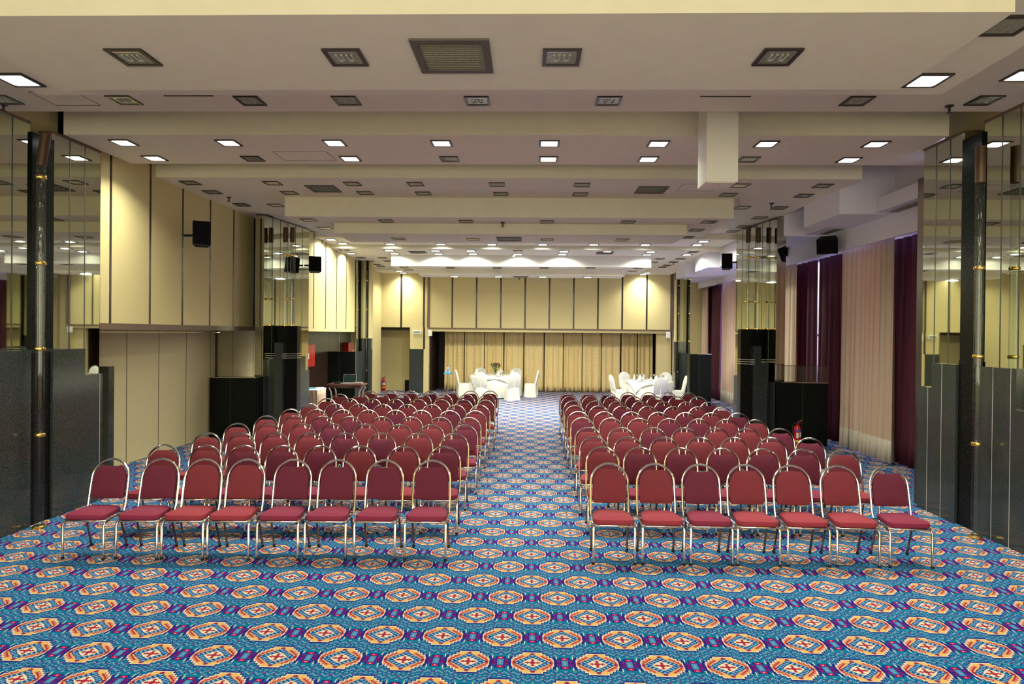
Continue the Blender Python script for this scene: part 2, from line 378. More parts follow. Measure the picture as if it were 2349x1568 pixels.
print('planes', s1y, s1f, yC1, yB, yS2f, yS3, yD, zD, fD, yE, zE, fE, yW, zW, fW, yV, zV, fV)
# hanging white box in the first recess
hx0 = dX(1616, 7.1); hx1 = dX(1689, 7.1)
hz = ony(1650, 416.5, 7.1).z
o = bx('hanging_box', M['white'], hx0, hx1, 7.1, 7.46, hz, ZT, bevel=0.004)
tag(o, 'white square box hanging from the ceiling recess at right', 'projector housing')
bx('bottom_hatch', M['ceil'], hx0+0.02, hx1-0.02, 7.12, 7.44, hz-0.006, hz, parent=o)

# ================================================================== left side walls
XU, XL = -6.02, -6.6
def paneled_x(name, X, ys, z0, z1, face, thick=0.12, jw=0.045, label=None, mm='panel', jm='joint'):
    """wall on plane X, facing +x when face=1; vertical dark joints at ys."""
    w = bx(name, M[mm], X, X-face*thick, ys[0], ys[-1], z0, z1)
    struct(w, label)
    for y in ys[1:-1]:
        bx('panel_joint', M[jm], X+face*0.004, X-face*0.01, y-jw/2, y+jw/2, z0, z1, parent=w)
    return w
ys = [dY(229, XU)] + [dY(p, XU) for p in (252, 343, 417.6, 480.7, 534.4, 582)] + [13.9]
ys[-1] = max(ys[-2]+0.35, 14.35)
wl = paneled_x('wall_left', XU, ys, 2.29, ZT, 1, label='beige upper wall panels with dark joints')
bx('soffit_track', M['brown'], XU, XL, ys[0], 14.3, 2.2, 2.29, parent=wl)
bx('slide_rail', M['chrome'], XU-0.03, XU-0.07, ys[0], 12.2, 2.155, 2.17, parent=wl)
ysl = [8.1] + [dY(p, XL) for p in (291, 364.5, 427.3, 483, 534, 581)] + [16.6]
paneled_x('wall_left', XL, ysl, 0, 2.2, 1, jw=0.012, label='beige folding partition below the upper panels', mm='fold', jm='brown')
bx('panel_joint', M['joint'], XU+0.004, XU-0.02, ys[-2]-0.03, ys[-2]+0.05, 2.29, ZT, parent=wl)
# second left section
XU2 = -5.29
ys2 = [dY(703, XU2)] + [dY(p, XU2) for p in (718.6, 746, 771.5, 793.4)] + [dY(813.5, XU2)]
w2 = paneled_x('wall_left', XU2, ys2, 2.27, 4.6, 1, jw=0.045, label='cream upper wall panels beside the second speaker')
bx('soffit_track', M['panel'], XU2, -6.2, ys2[0], ys2[-1], 2.2, 2.27, parent=w2)
struct(bx('wall_left', M['dkwood'], -6.15, -6.3, 16.65, 19.3, 0, 2.25), 'dark glossy wood wall below the upper panels')
struct(bx('wall_left', M['panel'], -5.4, -5.6, 19.9, 22.9, 0, 4.5))
struct(bx('wall_left', M['panel'], -8.6, -6.65, 2.0, 13.0, 0, ZT))

# ---- granite and mirror units
def tube_lamp(x, y, ztop, zbot, rings, label, dbl=False, zcap=0.3, tilt=0.0):
    t = empty('acrylic_tube_column', (x, y, zbot))
    tag(t, label, 'tube column', 'clear tubes on the pillars')
    H = ztop-zbot
    MB().tube([(0, 0, 0.03), (0, 0, H-zcap)], 0.045, 16).build('clear_tube', M['tube'], t, smooth=True)
    MB().tube([(0, 0, H-zcap), (tilt*0.5, 0, H-zcap/2), (tilt, 0, H)], 0.05, 12).build('top_cap', M['brass_dull'], t, smooth=True)
    MB().lathe([(0.07, 0), (0.07, 0.02), (0.05, 0.03)], 18).build('base_flange', M['brass'], t)
    for z in rings:
        MB().lathe([(0.049, z-zbot-0.02), (0.054, z-zbot-0.012), (0.054, z-zbot+0.012), (0.049, z-zbot+0.02)], 16).build('brass_ring', M['brass'], t, smooth=True)
    return t
def near_unit(side, Xg, Xm, y0, yend, pil, ztops, joints, ledges, lab, pil_lo=None):
    """near mirrored side bay. side -1 left, +1 right."""
    t = empty('mirrored_bay', (Xm, (y0+yend)/2, 0)); cx, cyv = Xm, (y0+yend)/2
    tag(t, lab, 'mirrored wall')
    def P(name, m, a, b, c, d, e, f): return bx(name, M[m], a-cx, b-cx, c-cyv, d-cyv, e, f, parent=t)
    bk = Xm+side*0.25
    for (a, b) in ((y0, pil[0]), (pil[1], yend)):
        P('mirror_panel', 'mirror', Xm, bk, a, b, 1.0, Z0-0.03)
        P('top_trim', 'brown', Xm-side*0.012, bk, a, b, Z0-0.03, Z0)
    P('pilaster', 'granite_dark', Xm-side*0.03, bk, pil[0], pil[1], 1.5, Z0-0.12)
    lo = pil_lo or pil
    P('pilaster', 'granite_dark', Xg+side*0.03, bk, lo[0], lo[1], 0, 1.93)
    for (a, b, z) in ledges: P('granite_base', 'granite', Xg, bk, a, b, 0, z)
    for i, y in enumerate(joints):
        zt = [z for (a, b, z) in ledges if a <= y <= b]
        if zt: P('granite_joint', 'labelw', Xg-side*0.001, Xg+side*0.01, y-0.002, y+0.002, 0.0, zt[0])
    for y in joints: P('mirror_joint', 'mirror_joint', Xm-side*0.003, Xm+side*0.01, y-0.007, y+0.007, 1.6, Z0-0.03)
    return t
XgL, XmL = -5.52, -5.93
pl0, pl1 = dY(72, XmL+0.03), dY(122, XmL+0.03)
ql0, ql1 = dY(72, XgL), dY(122, XgL)
near_unit(-1, XgL, XmL, 3.0, dY(228, XmL), (pl0, pl1), None, [dY(p, XmL) for p in (26, 158, 193)],
          [(3.0, ql0, 1.96), (ql1, dY(196, XgL), 1.96), (dY(196, XgL), dY(236, XgL), 1.63)], 'left foreground bay of bronze mirror above a stepped grey granite base', (ql0, ql1))
tube_lamp(-5.40, onx(90, 1190, -5.40).y, 4.35, 0.0, [onx(90, y, -5.4).z for y in (405, 603, 800, 997)], 'clear tube with brass rings on the left foreground pilaster', zcap=0.35, tilt=0.05)
XgR, XmR = 5.05, 5.12
pr0, pr1 = dY(2253, XmR), dY(2208, XmR)
near_unit(1, XgR, XmR, 3.0, dY(2115, XmR), (pr0, pr1), None, [dY(p, XmR) for p in (2336, 2294, 2175, 2143)],
          [(3.0, dY(2333, XgR), 1.45), (dY(2333, XgR), pr0, 1.88), (pr1, dY(2138, XgR), 1.88), (dY(2138, XgR), dY(2107, XgR), 1.57)], 'right foreground bay of bronze mirror above a stepped grey granite base')
tube_lamp(4.93, onx(2238, 1213, 4.93).y, 4.3, 0.0, [onx(2238, y, 4.93).z for y in (616, 817, 1017)], 'clear tube with brass rings on the right foreground pilaster', zcap=0.4)
for X, yy in ((-6.62, 8.1), (XU, 8.1)): pass
o = bx('granite_post', M['granite'], XL, -6.45, dY(228, XL), dY(241, XL), 0, 1.63); tag(o, 'narrow granite post at the near end of the beige folding partition', 'granite post')

def mid_pillar(side, P1, P2, ztop, lab, wing_tops, colpx, blk, lab_tube, blocktop, mirtop):
    """faceted mirrored pillar with a half-octagonal granite column, side -1 left."""
    cx, cyv = P1[0], P1[1]
    t = empty('mirrored_pillar', (cx, cyv, 0)); tag(t, lab, 'pillar')
    d = Vector((P2[0]-P1[0], P2[1]-P1[1])); L = d.length; d.normalize(); n = Vector((-d.y, d.x))
    if n.x*side > 0: n = -n              # towards the room
    def q(a, w): return (P1[0]+d.x*a+n.x*w-cx, P1[1]+d.y*a+n.y*w-cyv)
    def facet(name, m, a0, a1, w0, w1, z0, z1): return MB().prism([q(a0, w0), q(a1, w0), q(a1, w1), q(a0, w1)], z0, z1).build(name, M[m], t)
    facet('mirror_panel', 'mirror', 0, L, -0.2, 0, 0.0, ztop)
    for k in range(1, 6): facet('mirror_joint', 'mirror_joint', L*k/6-0.008, L*k/6+0.008, -0.01, 0.003, 1.2, ztop)
    return t, q, facet, L
# left pillar
A, B = (-5.57, 13.1), (-5.27, 14.95)
t, q, facet, L = mid_pillar(-1, A, B, 4.62, 'mirrored left pillar with a tall faceted granite column behind the chair block', None, None, None, '', 1.25, 2.2)
facet('granite_base', 'granite', 0, 0.42, 0, 0.03, 0, 1.25)
facet('granite_base', 'granite', 0.30, 0.55, 0, 0.05, 0, 1.63)
facet('granite_base', 'granite', L-0.45, L-0.2, 0, 0.04, 0, 1.62)
facet('granite_base', 'granite', L-0.25, L, 0, 0.03, 0, 1.28)
def oct_col(t, c, r, z1, notch, sgn):
    poly = [(c[0]+r*math.cos(PI/8+k*PI/4), c[1]+r*math.sin(PI/8+k*PI/4)) for k in range(8)]
    MB().prism(poly, 0, z1).build('granite_column', M['granite_dark'], t)
    for z in (notch, notch+0.045, notch+0.09):
        poly2 = [(c[0]+(r+0.006)*math.cos(PI/8+k*PI/4), c[1]+(r+0.006)*math.sin(PI/8+k*PI/4)) for k in range(8)]
        MB().prism(poly2, z, z+0.012).build('column_ring', M['alu'], t)
colX = dX(657, 13.55); cz = ony(657, 747, 13.55).z
oct_col(t, (colX-A[0], 13.6-A[1]), 0.28, cz, 1.62, -1)
bx('granite_pier', M['granite'], dX(633, 13.3)-A[0], dX(651, 13.3)-A[0], 13.22-A[1], 13.5-A[1], 0, ony(640, 785, 13.3).z, parent=t)
bx('granite_pier', M['granite'], dX(616, 13.3)-A[0], dX(633, 13.3)-A[0], 13.25-A[1], 13.5-A[1], 0, ony(620, 823, 13.3).z, parent=t)
for k, px in enumerate((653, 669)):
    tb = tube_lamp(dX(px, 13.6), 13.6, 4.45, cz, [ony(px, 586, 13.6).z, ony(px, 685, 13.6).z], 'clear tube standing on the left granite column, %s of its pair' % ('left' if k == 0 else 'right'), zcap=0.32)
tubeL = [dX(653, 13.6), dX(669, 13.6)]
o = MB().tube([(tubeL[0], 13.6, ony(660, 586, 13.6).z), (tubeL[1], 13.6, ony(660, 586, 13.6).z)], 0.012, 8).tube([(tubeL[0], 13.6, ony(660, 685, 13.6).z), (tubeL[1], 13.6, ony(660, 685, 13.6).z)], 0.012, 8).build('brass_tie', M['brass'], smooth=True)
tag(o, 'brass ties joining the two clear tubes on the left granite column', 'brass tie')
def block(side, x0, x1, y, zg, zm, lab, mirror=True):
    t = empty('granite_block', ((x0+x1)/2, y, 0)); c = (x0+x1)/2; tag(t, lab, 'granite wall')
    bx('granite_base', M['granite_dark'], x0-c, x1-c, 0, 0.3, 0, zg, parent=t)
    if zm > zg and mirror: bx('mirror_panel', M['mirror'], x0-c, x1-c, 0.01, 0.3, zg, zm, parent=t)
    if zm > zg and not mirror:
        bx('glass_panel', M['tube'], x0-c, x1-c, 0.02, 0.03, zg, zm, parent=t); bx('glass_edge', M['joint'], x0-c, x1-c, 0.018, 0.032, zm, zm+0.01, parent=t)
    bx('edge_trim', M['chrome'], x0-c, x1-c, -0.004, 0.02, zg-0.006, zg+0.006, parent=t)
    bx('granite_joint', M['mirror_joint'], (x0*0.55+x1*0.45)-c-0.003, (x0*0.55+x1*0.45)-c+0.003, -0.002, 0.01, 0, zm, parent=t)
    return t
block(-1, XL+0.06, -5.58, 12.78, 1.24, 1.24, 'black granite wall block beside the beige folding partition', mirror=False)
struct(bx('trim_4', M['joint'], XL+0.01, XL+0.05, 13.1, 13.16, 0, 2.2))
block(-1, dX(748, 19.15), -5.3, 19.15, 1.6, 2.25, 'dark granite block with mirror above, behind the laptop table')
# right pillar
A2, B2 = (5.05, 13.1), (4.78, 14.8)
t, q, facet, L = mid_pillar(1, A2, B2, 4.6, 'mirrored right pillar with a tall faceted granite column beside the curtains', None, None, None, '', 1.25, 2.2)
facet('granite_base', 'granite', 0, 0.42, 0, 0.03, 0, 1.25)
facet('granite_base', 'granite', 0.40, 0.62, 0, 0.05, 0, 1.62)
facet('granite_base', 'granite', L-0.25, L, 0, 0.03, 0, 1.28)
facet('granite_base', 'granite', L-0.45, L-0.2, 0, 0.05, 0, 1.62)
colX = dX(1725, 13.55); cz = ony(1725, 755, 13.55).z
oct_col(t, (colX-A2[0], 13.6-A2[1]), 0.27, cz, 1.60, 1)
bx('granite_pier', M['granite'], dX(1729, 13.3)-A2[0], dX(1744, 13.3)-A2[0], 13.22-A2[1], 13.5-A2[1], 0, ony(1736, 793, 13.3).z, parent=t)
bx('granite_pier', M['granite'], dX(1744, 13.3)-A2[0], dX(1760, 13.3)-A2[0], 13.25-A2[1], 13.5-A2[1], 0, ony(1750, 831, 13.3).z, parent=t)
for k, px in enumerate((1714, 1737)):
    tube_lamp(dX(px, 13.6), 13.6, 4.5, cz, [ony(px, 590, 13.6).z, ony(px, 692, 13.6).z], 'clear tube standing on the right granite column, %s of its pair' % ('left' if k == 0 else 'right'), zcap=0.32)
tr = [dX(1714, 13.6), dX(1737, 13.6)]
o = MB().tube([(tr[0], 13.6, ony(1725, 590, 13.6).z), (tr[1], 13.6, ony(1725, 590, 13.6).z)], 0.012, 8).tube([(tr[0], 13.6, ony(1725, 692, 13.6).z), (tr[1], 13.6, ony(1725, 692, 13.6).z)], 0.012, 8).build('brass_tie', M['brass'], smooth=True)
tag(o, 'brass ties joining the two clear tubes on the right granite column', 'brass tie')
block(1, 5.06, 5.97, 12.78, 1.27, 1.6, 'black granite wall block topped with clear glass, behind the right fire extinguisher', mirror=False)
# far pillars
def far_pillar(side, xs, y, zg_front, facet_pts, zg_f, ztop, tube_px, lab):
    c = xs[0]; t = empty('mirrored_pillar', (c, y, 0)); tag(t, lab, 'pillar')
    bx('granite_base', M['granite'], xs[0]-c, xs[1]-c, 0, 0.2, 0, zg_front, parent=t)
    bx('painted_mirror_front', M['panel'], xs[0]-c, xs[1]-c, 0.01, 0.2, zg_front, ztop, parent=t)  # mirror front painted wall yellow in place of its yellow reflection
    (a, b) = facet_pts
    MB().prism([(a[0]-c, a[1]-y), (b[0]-c, b[1]-y), (b[0]-c, b[1]-y+0.35), (a[0]+side*0.02-c, a[1]-y+0.35)], zg_f, ztop).build('mirror_panel', M['mirror'], t)
    MB().prism([(a[0]-c, a[1]-y-0.02), (b[0]-c, b[1]-y-0.02), (b[0]-c, b[1]-y+0.35), (a[0]+side*0.02-c, a[1]-y+0.35)], 0, zg_f).build('granite_base', M['granite'], t)
    X = dX(tube_px, y-0.08)
    tt = bx('black_post', M['granite_dark'], X-0.035-c, X+0.035-c, -0.06, 0.0, 0, ztop, parent=t)
    MB().tube([(X-c, -0.09, 0.02), (X-c, -0.09, ztop-0.3)], 0.025, 10).build('clear_tube', M['tube'], t, smooth=True)
    for z in (1.0, 2.0, 2.9, 3.8): MB().lathe([(0.03, z-0.02), (0.03, z+0.02)], 10, (X-c, -0.09, 0)).build('brass_ring', M['brass'], t)
far_pillar(-1, (dX(832, 19.7), dX(851, 19.7)), 19.7, 2.0, ((-5.29, 19.12), (dX(832, 19.65), 19.68)), 1.6, ZB, 841, 'far left mirrored pillar with a black post beside the yellow alcove')
far_pillar(1, (dX(1549.5, 20.8), dX(1567, 20.8)), 20.8, 1.98, ((dX(1583, 20.0), 20.0), (dX(1567, 20.78), 20.78)), 1.62, 4.0, 1556, 'far right mirrored pillar with a black post beside the stage opening')
block(1, dX(1583, 19.25), dX(1633, 19.25), 19.25, 1.63, 1.63, 'dark granite block left of the far window curtains')

# ================================================================== back wall
YB = 22.9
zb = ony(1260, 753.5, YB).z
def paneled_y(name, xs, Y, z0, z1, label, jw=0.06):
    w = bx(name, M['panel'], xs[0], xs[-1], Y, Y+0.15, z0, z1); struct(w, label)
    for x in xs[1:-1]:
        bx('panel_joint', M['joint'], x-jw/2, x+jw/2, Y-0.004, Y+0.02, z0, z1, parent=w)
    return w
xs = [dX(p, YB) for p in (985, 1037.5, 1093, 1148.5, 1204, 1259.5, 1315, 1370.5, 1426, 1482, 1537)]
wb_ = paneled_y('wall_back', xs, YB-0.08, zb, ZT, 'yellow upper back wall panels over the curtained stage')
bx('panel_trim', M['brown'], xs[0]-0.04, xs[-1]+0.04, YB-0.10, YB, zb-0.05, zb, parent=wb_)
bx('panel_trim', M['panel'], xs[0], xs[-1], YB-0.06, YB+0.1, zb-0.14, zb-0.05, parent=wb_)
bx('panel_trim', M['brown'], xs[0]-0.07, xs[0]+0.02, YB-0.10, YB+0.05, zb, ZT, parent=wb_)
bx('panel_trim', M['brown'], xs[-1]-0.02, xs[-1]+0.09, YB-0.10, YB+0.05, zb, ZT, parent=wb_)
# left of stage
xsl = [dX(850, YB), dX(868.5, YB), dX(920, YB), dX(972, YB)]
w3 = paneled_y('wall_back', xsl+[dX(985, YB)], YB, zb, ZT, 'yellow back wall panels left of the stage', jw=0.07)
zt2 = ony(955, 800, YB).z
w4 = struct(bx('wall_back', M['panel'], dX(941, YB), dX(972, YB), YB, YB+0.2, zt2, zb), 'panel pier below the emergency light')
struct(bx('wall_back', M['granite'], dX(940, YB), dX(971, YB), YB-0.02, YB+0.25, 0, zt2), 'grey granite pier left of the stage')
struct(bx('wall_back', M['panel'], dX(972, YB), dX(984, YB), YB, YB+0.2, 0, zb), 'yellow strip at the stage edge')
struct(bx('trim_1', M['joint'], dX(972, YB)-0.02, dX(972, YB)+0.05, YB-0.01, YB, zt2, zb))
struct(bx('wall_back', M['panel'], dX(1537, YB), dX(1565, YB), YB, YB+0.2, 0, ZT), 'yellow strip right of the stage')
struct(bx('trim_2', M['joint'], dX(1541, YB)-0.02, dX(1541, YB)+0.02, YB-0.01, YB, 0, ZT))
struct(bx('wall_back', M['panel'], -6.5, dX(941, YB), 23.75, 23.9, 0, 2.6), 'yellow alcove wall behind the fire extinguisher')
struct(bx('wall_back', M['brown'], dX(941, YB)-0.03, dX(941, YB), YB, 23.8, 0, zb))
struct(bx('wall_back', M['panel'], 4.6, 7.6, 23.0, 23.15, 0, ZT))
# stage recess
struct(bx('wall_left', M['dkwood'], dX(988, YB), dX(984, YB), YB+0.2, 25.0, 0, zb), 'dark stage side wall')
struct(bx('wall_right', M['dkwood'], dX(1537, YB)-0.05, dX(1537, YB)+0.05, YB+0.2, 25.0, 0, zb), 'dark stage side wall at right')
struct(bx('wall_back', M['dkwood'], -6.6, 6, 25.0, 25.1, 0, 3.2), 'dark wall behind the stage curtains')
struct(bx('ceiling', M['dkwood'], -6.5, 6, YB+0.15, 25.1, zb-0.10, zb+0.05), 'soffit over the stage recess')

# ================================================================== curtains
def curtain(name, p0, p1, z0, z1, folds, amp, m, label, cat, group, seed=0, hem=None, narrow=0.0):
    rnd = random.Random(seed)
    p0 = Vector(p0); p1 = Vector(p1); d = p1-p0; L = d.length; dn = d.normalized(); n = Vector((-dn.y, dn.x))
    nu = max(24, folds*8); nv = 10; b = MB(); vs = []
    ph = [rnd.uniform(0, 6.28) for _ in range(4)]
    for j in range(nv+1):
        tz = j/nv; z = z1+(z0-z1)*tz
        for i in range(nu+1):
            s = i/nu
            a = amp*(0.45+0.55*tz)
            off = a*math.sin(2*PI*folds*s+ph[0]+0.8*math.sin(2*PI*s*2+ph[1])) + 0.35*a*math.sin(2*PI*folds*2.3*s+ph[2]+tz*1.2)
            ss = s + narrow*(1-tz)*(0.5-s)
            p = p0 + dn*(ss*L) + n*off
            vs.append((p.x-p0.x, p.y-p0.y, z))
    fs = []; mi = []
    for j in range(nv):
        for i in range(nu):
            a = j*(nu+1)+i; fs.append((a, a+1, a+nu+2, a+nu+1)); mi.append(1 if hem and j == nv-1 else 0)
    b.v = vs; b.f = fs; b.mi = mi
    o = b.build(name, [M[m], M['hem']], smooth=True, solid=0.006)
    o.location = (p0.x, p0.y, 0)
    tag(o, label, cat, group); return o
gx = [1020, 1066, 1112, 1156, 1202, 1249, 1292.5, 1335.5, 1379.5, 1425, 1462, 1498]
gl = 'gold brocade stage curtain panel, %s from the left'
for k in range(11):
    x0 = dX(gx[k]+0.9, 24.05); x1 = dX(gx[k+1]-0.9, 24.05)
    curtain('stage_curtain', (x0, 24.05), (x1, 24.05), 0.02, zb-0.08, [4, 3, 4, 3, 3, 3, 4, 3, 3, 3, 3][k], 0.075, 'gold', gl % ORD[k], 'curtain', 'gold stage curtains', seed=k)
XC = 6.3
segs = [('b', 2112, 2046, 'nearest burgundy window curtain beside the right foreground mirrors', 9, 0, 0.0),
        ('c', 2052, 1931, 'wide cream sheer window curtain between two burgundy curtains', 11, 0.0, -0.10),
        ('b', 1938, 1881, 'burgundy window curtain right of the bright daylight slit', 4, 0.0, 0.0),
        ('b', 1874, 1818, 'burgundy window curtain left of the bright daylight slit', 5, 0.0, 0.0),
        ('c', 1826, 1770, 'cream sheer window curtain just right of the mirrored pillar', 6, 0, -0.10),
        ('c', 1700, 1658.5, 'cream sheer window curtain just left of the mirrored pillar', 8, 0, 0.0),
        ('b', 1655, 1616, 'far burgundy window curtain with a purple glow', 6, 0, 0.0),
        ('c', 1621, 1590, 'farthest cream sheer window curtain beside the far pillar', 6, 0, -0.10),
        ('b', 1764, 1716, 'burgundy window curtain hidden mostly by the mirrored pillar', 8, 0, 0.0)]
for k, (c, a, b_, lab, fo, na, dx) in enumerate(segs):
    xc = XC+(dx if c == 'c' else 0.09)
    y0, y1 = dY(a, xc), min(dY(b_, xc), 22.8)
    if k == 0: y0 = 8.62
    curtain('window_curtain', (xc, y0), (xc, y1), 0.03 if c == 'b' else 0.045, 3.9, fo, 0.066, 'cream' if c == 'c' else 'burg', lab, 'curtain', 'window curtains', seed=30+k, hem=(c == 'c'))
# window wall
wr = MB(); wr.box(6.6, 6.75, 8.4, 23.1, 3.9, ZT); wr.box(6.6, 6.75, 8.4, 23.1, 0, 0.35)
for yy in (8.4, 11.0, 12.7, 15.4, 17.6, 19.2, 21.3, 22.9): wr.box(6.6, 6.75, yy, yy+0.55 if yy != 21.3 else 23.1, 0.35, 3.9)
struct(wr.build('wall_right', M['white']), 'window wall behind the curtains')
struct(bx('window_1', M['alu'], 6.62, 6.68, 13.2, 15.4, 2.2, 2.25), 'window rail behind the curtains')
struct(bx('wall_right', M['joint'], 5.14, 6.7, 8.42, 8.55, 0, 4.3))
struct(bx('wall_right', M['white'], 5.25, 8.5, -6, 8.42, 0, ZT)) if False else None
# valance and soffits
struct(bx('trim_3', M['daylit_white'], 6.04, 6.09, 8.56, 22.9, 3.86, 4.27), 'white curtain valance')
struct(bx('ceiling', M['daylit_white'], 5.75, 6.6, 8.56, 15.0, 4.27, 4.5), 'white soffit with air grilles over the curtains')
struct(bx('ceiling', M['daylit_white'], 5.55, 6.6, 15.0, 22.9, 4.07, 4.5), 'far soffit over the curtains')
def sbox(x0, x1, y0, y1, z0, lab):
    b = MB().box(x0, x1, y0, y1, z0, ZT); return struct(b.build('ceiling', M['daylit_white']), lab)
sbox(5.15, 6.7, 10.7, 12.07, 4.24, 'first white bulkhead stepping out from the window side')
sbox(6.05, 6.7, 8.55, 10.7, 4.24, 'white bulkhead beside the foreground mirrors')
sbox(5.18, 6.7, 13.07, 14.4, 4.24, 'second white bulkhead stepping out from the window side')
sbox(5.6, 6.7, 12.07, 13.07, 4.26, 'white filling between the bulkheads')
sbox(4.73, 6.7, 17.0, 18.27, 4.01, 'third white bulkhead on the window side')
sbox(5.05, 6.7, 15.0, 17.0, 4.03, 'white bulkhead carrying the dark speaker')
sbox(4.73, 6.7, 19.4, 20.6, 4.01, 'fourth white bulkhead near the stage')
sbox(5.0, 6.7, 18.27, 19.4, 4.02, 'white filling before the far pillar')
# linear air grille on the soffit
for k, (ya, yb) in enumerate(((8.9, 10.5), (12.3, 12.95), (15.4, 16.8))):
    zz = 4.24 if k == 0 else (4.26 if k == 1 else 4.03); x0 = 5.84
    g = empty('air_grille', (x0, (ya+yb)/2, zz)); tag(g, ['long slotted air grille above the nearest window curtains', 'slotted air grille behind the first white bulkhead', 'slotted air grille above the far window curtains'][k], 'air grille')
    for j in range(5): bx('slat', M['grille'], j*0.032, j*0.032+0.014, -(yb-ya)/2, (yb-ya)/2, -0.008, 0.0, parent=g)

# closing walls outside the view
struct(bx('wall_right', M['fold'], 5.4, 5.5, -6, 8.42, 0, ZT)); struct(bx('wall_left', M['fold'], -6.2, -6.1, -6, 8.1, 0, ZT))
struct(bx('wall_front', M['fold'], -6.2, 5.45, -6.1, -6, 0, ZT), 'rear wall of the hall behind the camera')
struct(bx('wall_left', M['fold'], -6.95, -6.8, 12.9, 25.1, 0, ZT)); struct(bx('wall_left', M['fold'], -6.7, -6.1, 8.0, 8.1, 0, ZT))

# ================================================================== ceiling fixtures
FW = 0.259
def make_light(kind, bulbs=False, far=0):
    t = empty('ceiling_downlight', (0, 0, 0)); h = FW/2; w = 0.026
    fr = MB()
    fr.box(-h, h, -h, -h+w, -0.014, 0); fr.box(-h, h, h-w, h, -0.014, 0); fr.box(-h, -h+w, -h+w, h-w, -0.014, 0); fr.box(h-w, h, -h+w, h-w, -0.014, 0)
    fr.build('frame', M['fframe'], t)
    mi = 0.008
    ln = bx('lens', M[{'lit': 'lit', 'off': 'lampglass', 'yel': 'lampglass_y'}[kind]], -h+w, h-w, -h+w, h-w, -0.006, 0, parent=t)
    if kind == 'lit': 
        area('lamp_glow', (0, 0, -0.02), FW-0.06, LAMP_W*{0: 1, 1: 1.2, 2: 2.4}[far], LAMP_C, spread=(2.3, 2.7, 3.05)[far], parent=t)
    if bulbs and kind != 'lit':
        for s in (-1, 1): MB().tube([(s*0.035-0.018, -0.05, -0.009), (s*0.035-0.018, 0.03, -0.009), (s*0.035, 0.045, -0.009), (s*0.035+0.018, 0.03, -0.009), (s*0.035+0.018, -0.05, -0.009)], 0.008, 8).build('bulb', M['bulb'], ln, smooth=True)
        MB().tube([(-h+w+0.01, -h+w+0.012, -0.008), (h-w-0.01, -h+w+0.012, -0.008)], 0.004, 6).build('reflector_edge', M['chrome'], ln)
    return t
protos = {}
def place_light(px, py, z, kind, label, group, bulbs=False):
    far = 0 if kind != 'lit' else (2 if py > 632 else (1 if 530 < py < 615 else 0)); key = (kind, bulbs, far); p = onz(px, py, z)
    if key not in protos:
        o = make_light(kind, bulbs, far); protos[key] = o
    else:
        o = copy_tree(protos[key])
    o.location = (p.x, p.y, z); tag(o, label, 'ceiling light', group)
    return o
def row(pts, z, where, bulbs=False):
    n = {'lit': 0, 'off': 0, 'yel': 0}; tot = {k: sum(1 for p in pts if p[2] == k) for k in n}
    nm = {'lit': 'lit square downlight', 'off': 'unlit square downlight', 'yel': 'yellowish unlit square downlight'}
    for p in sorted(pts, key=lambda a: a[0]):
        k = p[2]; i = n[k]; n[k] += 1
        lab = nm[k] + (', ' + (ORD[i] + ' from left ' if tot[k] > 1 else '')) + where
        place_light(p[0], p[1], z, k, lab.replace(', in', ' in').replace(', on', ' on') if tot[k] == 1 else lab, 'downlights ' + where, bulbs)
O, Lt, Y = 'off', 'lit', 'yel'
row([(307, 130, O), (793, 130, O), (1288, 130, O), (1783, 129, O)], ZS1, 'in the lowest front ceiling slab', True)
row([(2127, 183, Lt), (42, 182, Lt), (2314, 57, O)], ZS1B, 'at the edge of the front ceiling step')
row([(8, 228, O), (285, 229, O), (574, 230, O), (795, 230, O), (1095, 230.5, O), (1396, 230.5, O), (1966, 230.5, O), (2258, 229, O), (2347, 172, Lt)], Z0, 'in the strip before the first recess', True)
row([(x, 328+(x-1150)*0.002, Lt) for x in (284, 525, 768, 1013, 1260, 1510, 1758, 2009)], Z0, 'in the bright front row of the second bay')
row([(355, 362, Lt), (804, 363, Lt), (1258, 364, Lt), (1487, 364.5, Lt), (1947, 366, Lt), (580, 363, O), (1031, 364, O), (1717, 365, O)], Z0, 'in the rear row of the second bay')
row([(437, 418.5, O), (625, 419, Y), (809, 421, O), (953, 421.5, O), (1140, 422.5, O), (1335, 423.5, O), (1698, 425, Y), (1887, 425.5, O)], Z0, 'in the front row of the third bay')
row([(487, 440, O), (664, 441.5, O), (838, 442, O), (971, 443, O), (1149, 444, O), (1331, 445, O), (1671, 446, O), (1844, 448, O)], Z0, 'in the second row of the third bay')
row([(555, 469, O), (633, 470, Y), (608, 494, Y), (653.5, 514, O), (681, 526, O)], Z0, 'along the left edge of the third bay')
row([(1703, 475.5, Y), (1788, 476, O), (1742, 499, O), (1706, 519, O), (1682, 530, O)], Z0, 'along the right edge of the third bay')
row([(708, 504, Y), (745.5, 523, Y), (886, 506, O), (1069, 507, O), (1255, 508, O), (1441, 508.5, O), (1626, 508.5, O), (1598, 527, O), (1577, 543, O)], zD, 'under the first hanging beam')
row([(915, 547, O), (1085, 548, Y), (1255, 549, Y), (1427, 549.5, Y)], zE, 'under the second hanging beam')
row([(760, 549, Lt), (787, 558, Lt), (895, 559, Lt), (1011, 559.5, Lt), (1128, 560, Lt), (1245, 560.3, Lt), (1362, 560.5, Lt), (1480, 561, Lt), (1613.5, 553, Lt), (1599, 561, Lt)], ZA, 'in the narrow strip behind the second beam')
row([(805, 580.5, Lt), (893, 574, Lt), (999, 574.5, Lt), (1080, 575, Lt), (1293, 576, Lt), (1393, 576.3, Lt), (1493, 577, Lt), (1188, 575.5, O), (790, 573, O), (1591, 577, O)], ZB, 'in the front row before the white beam')
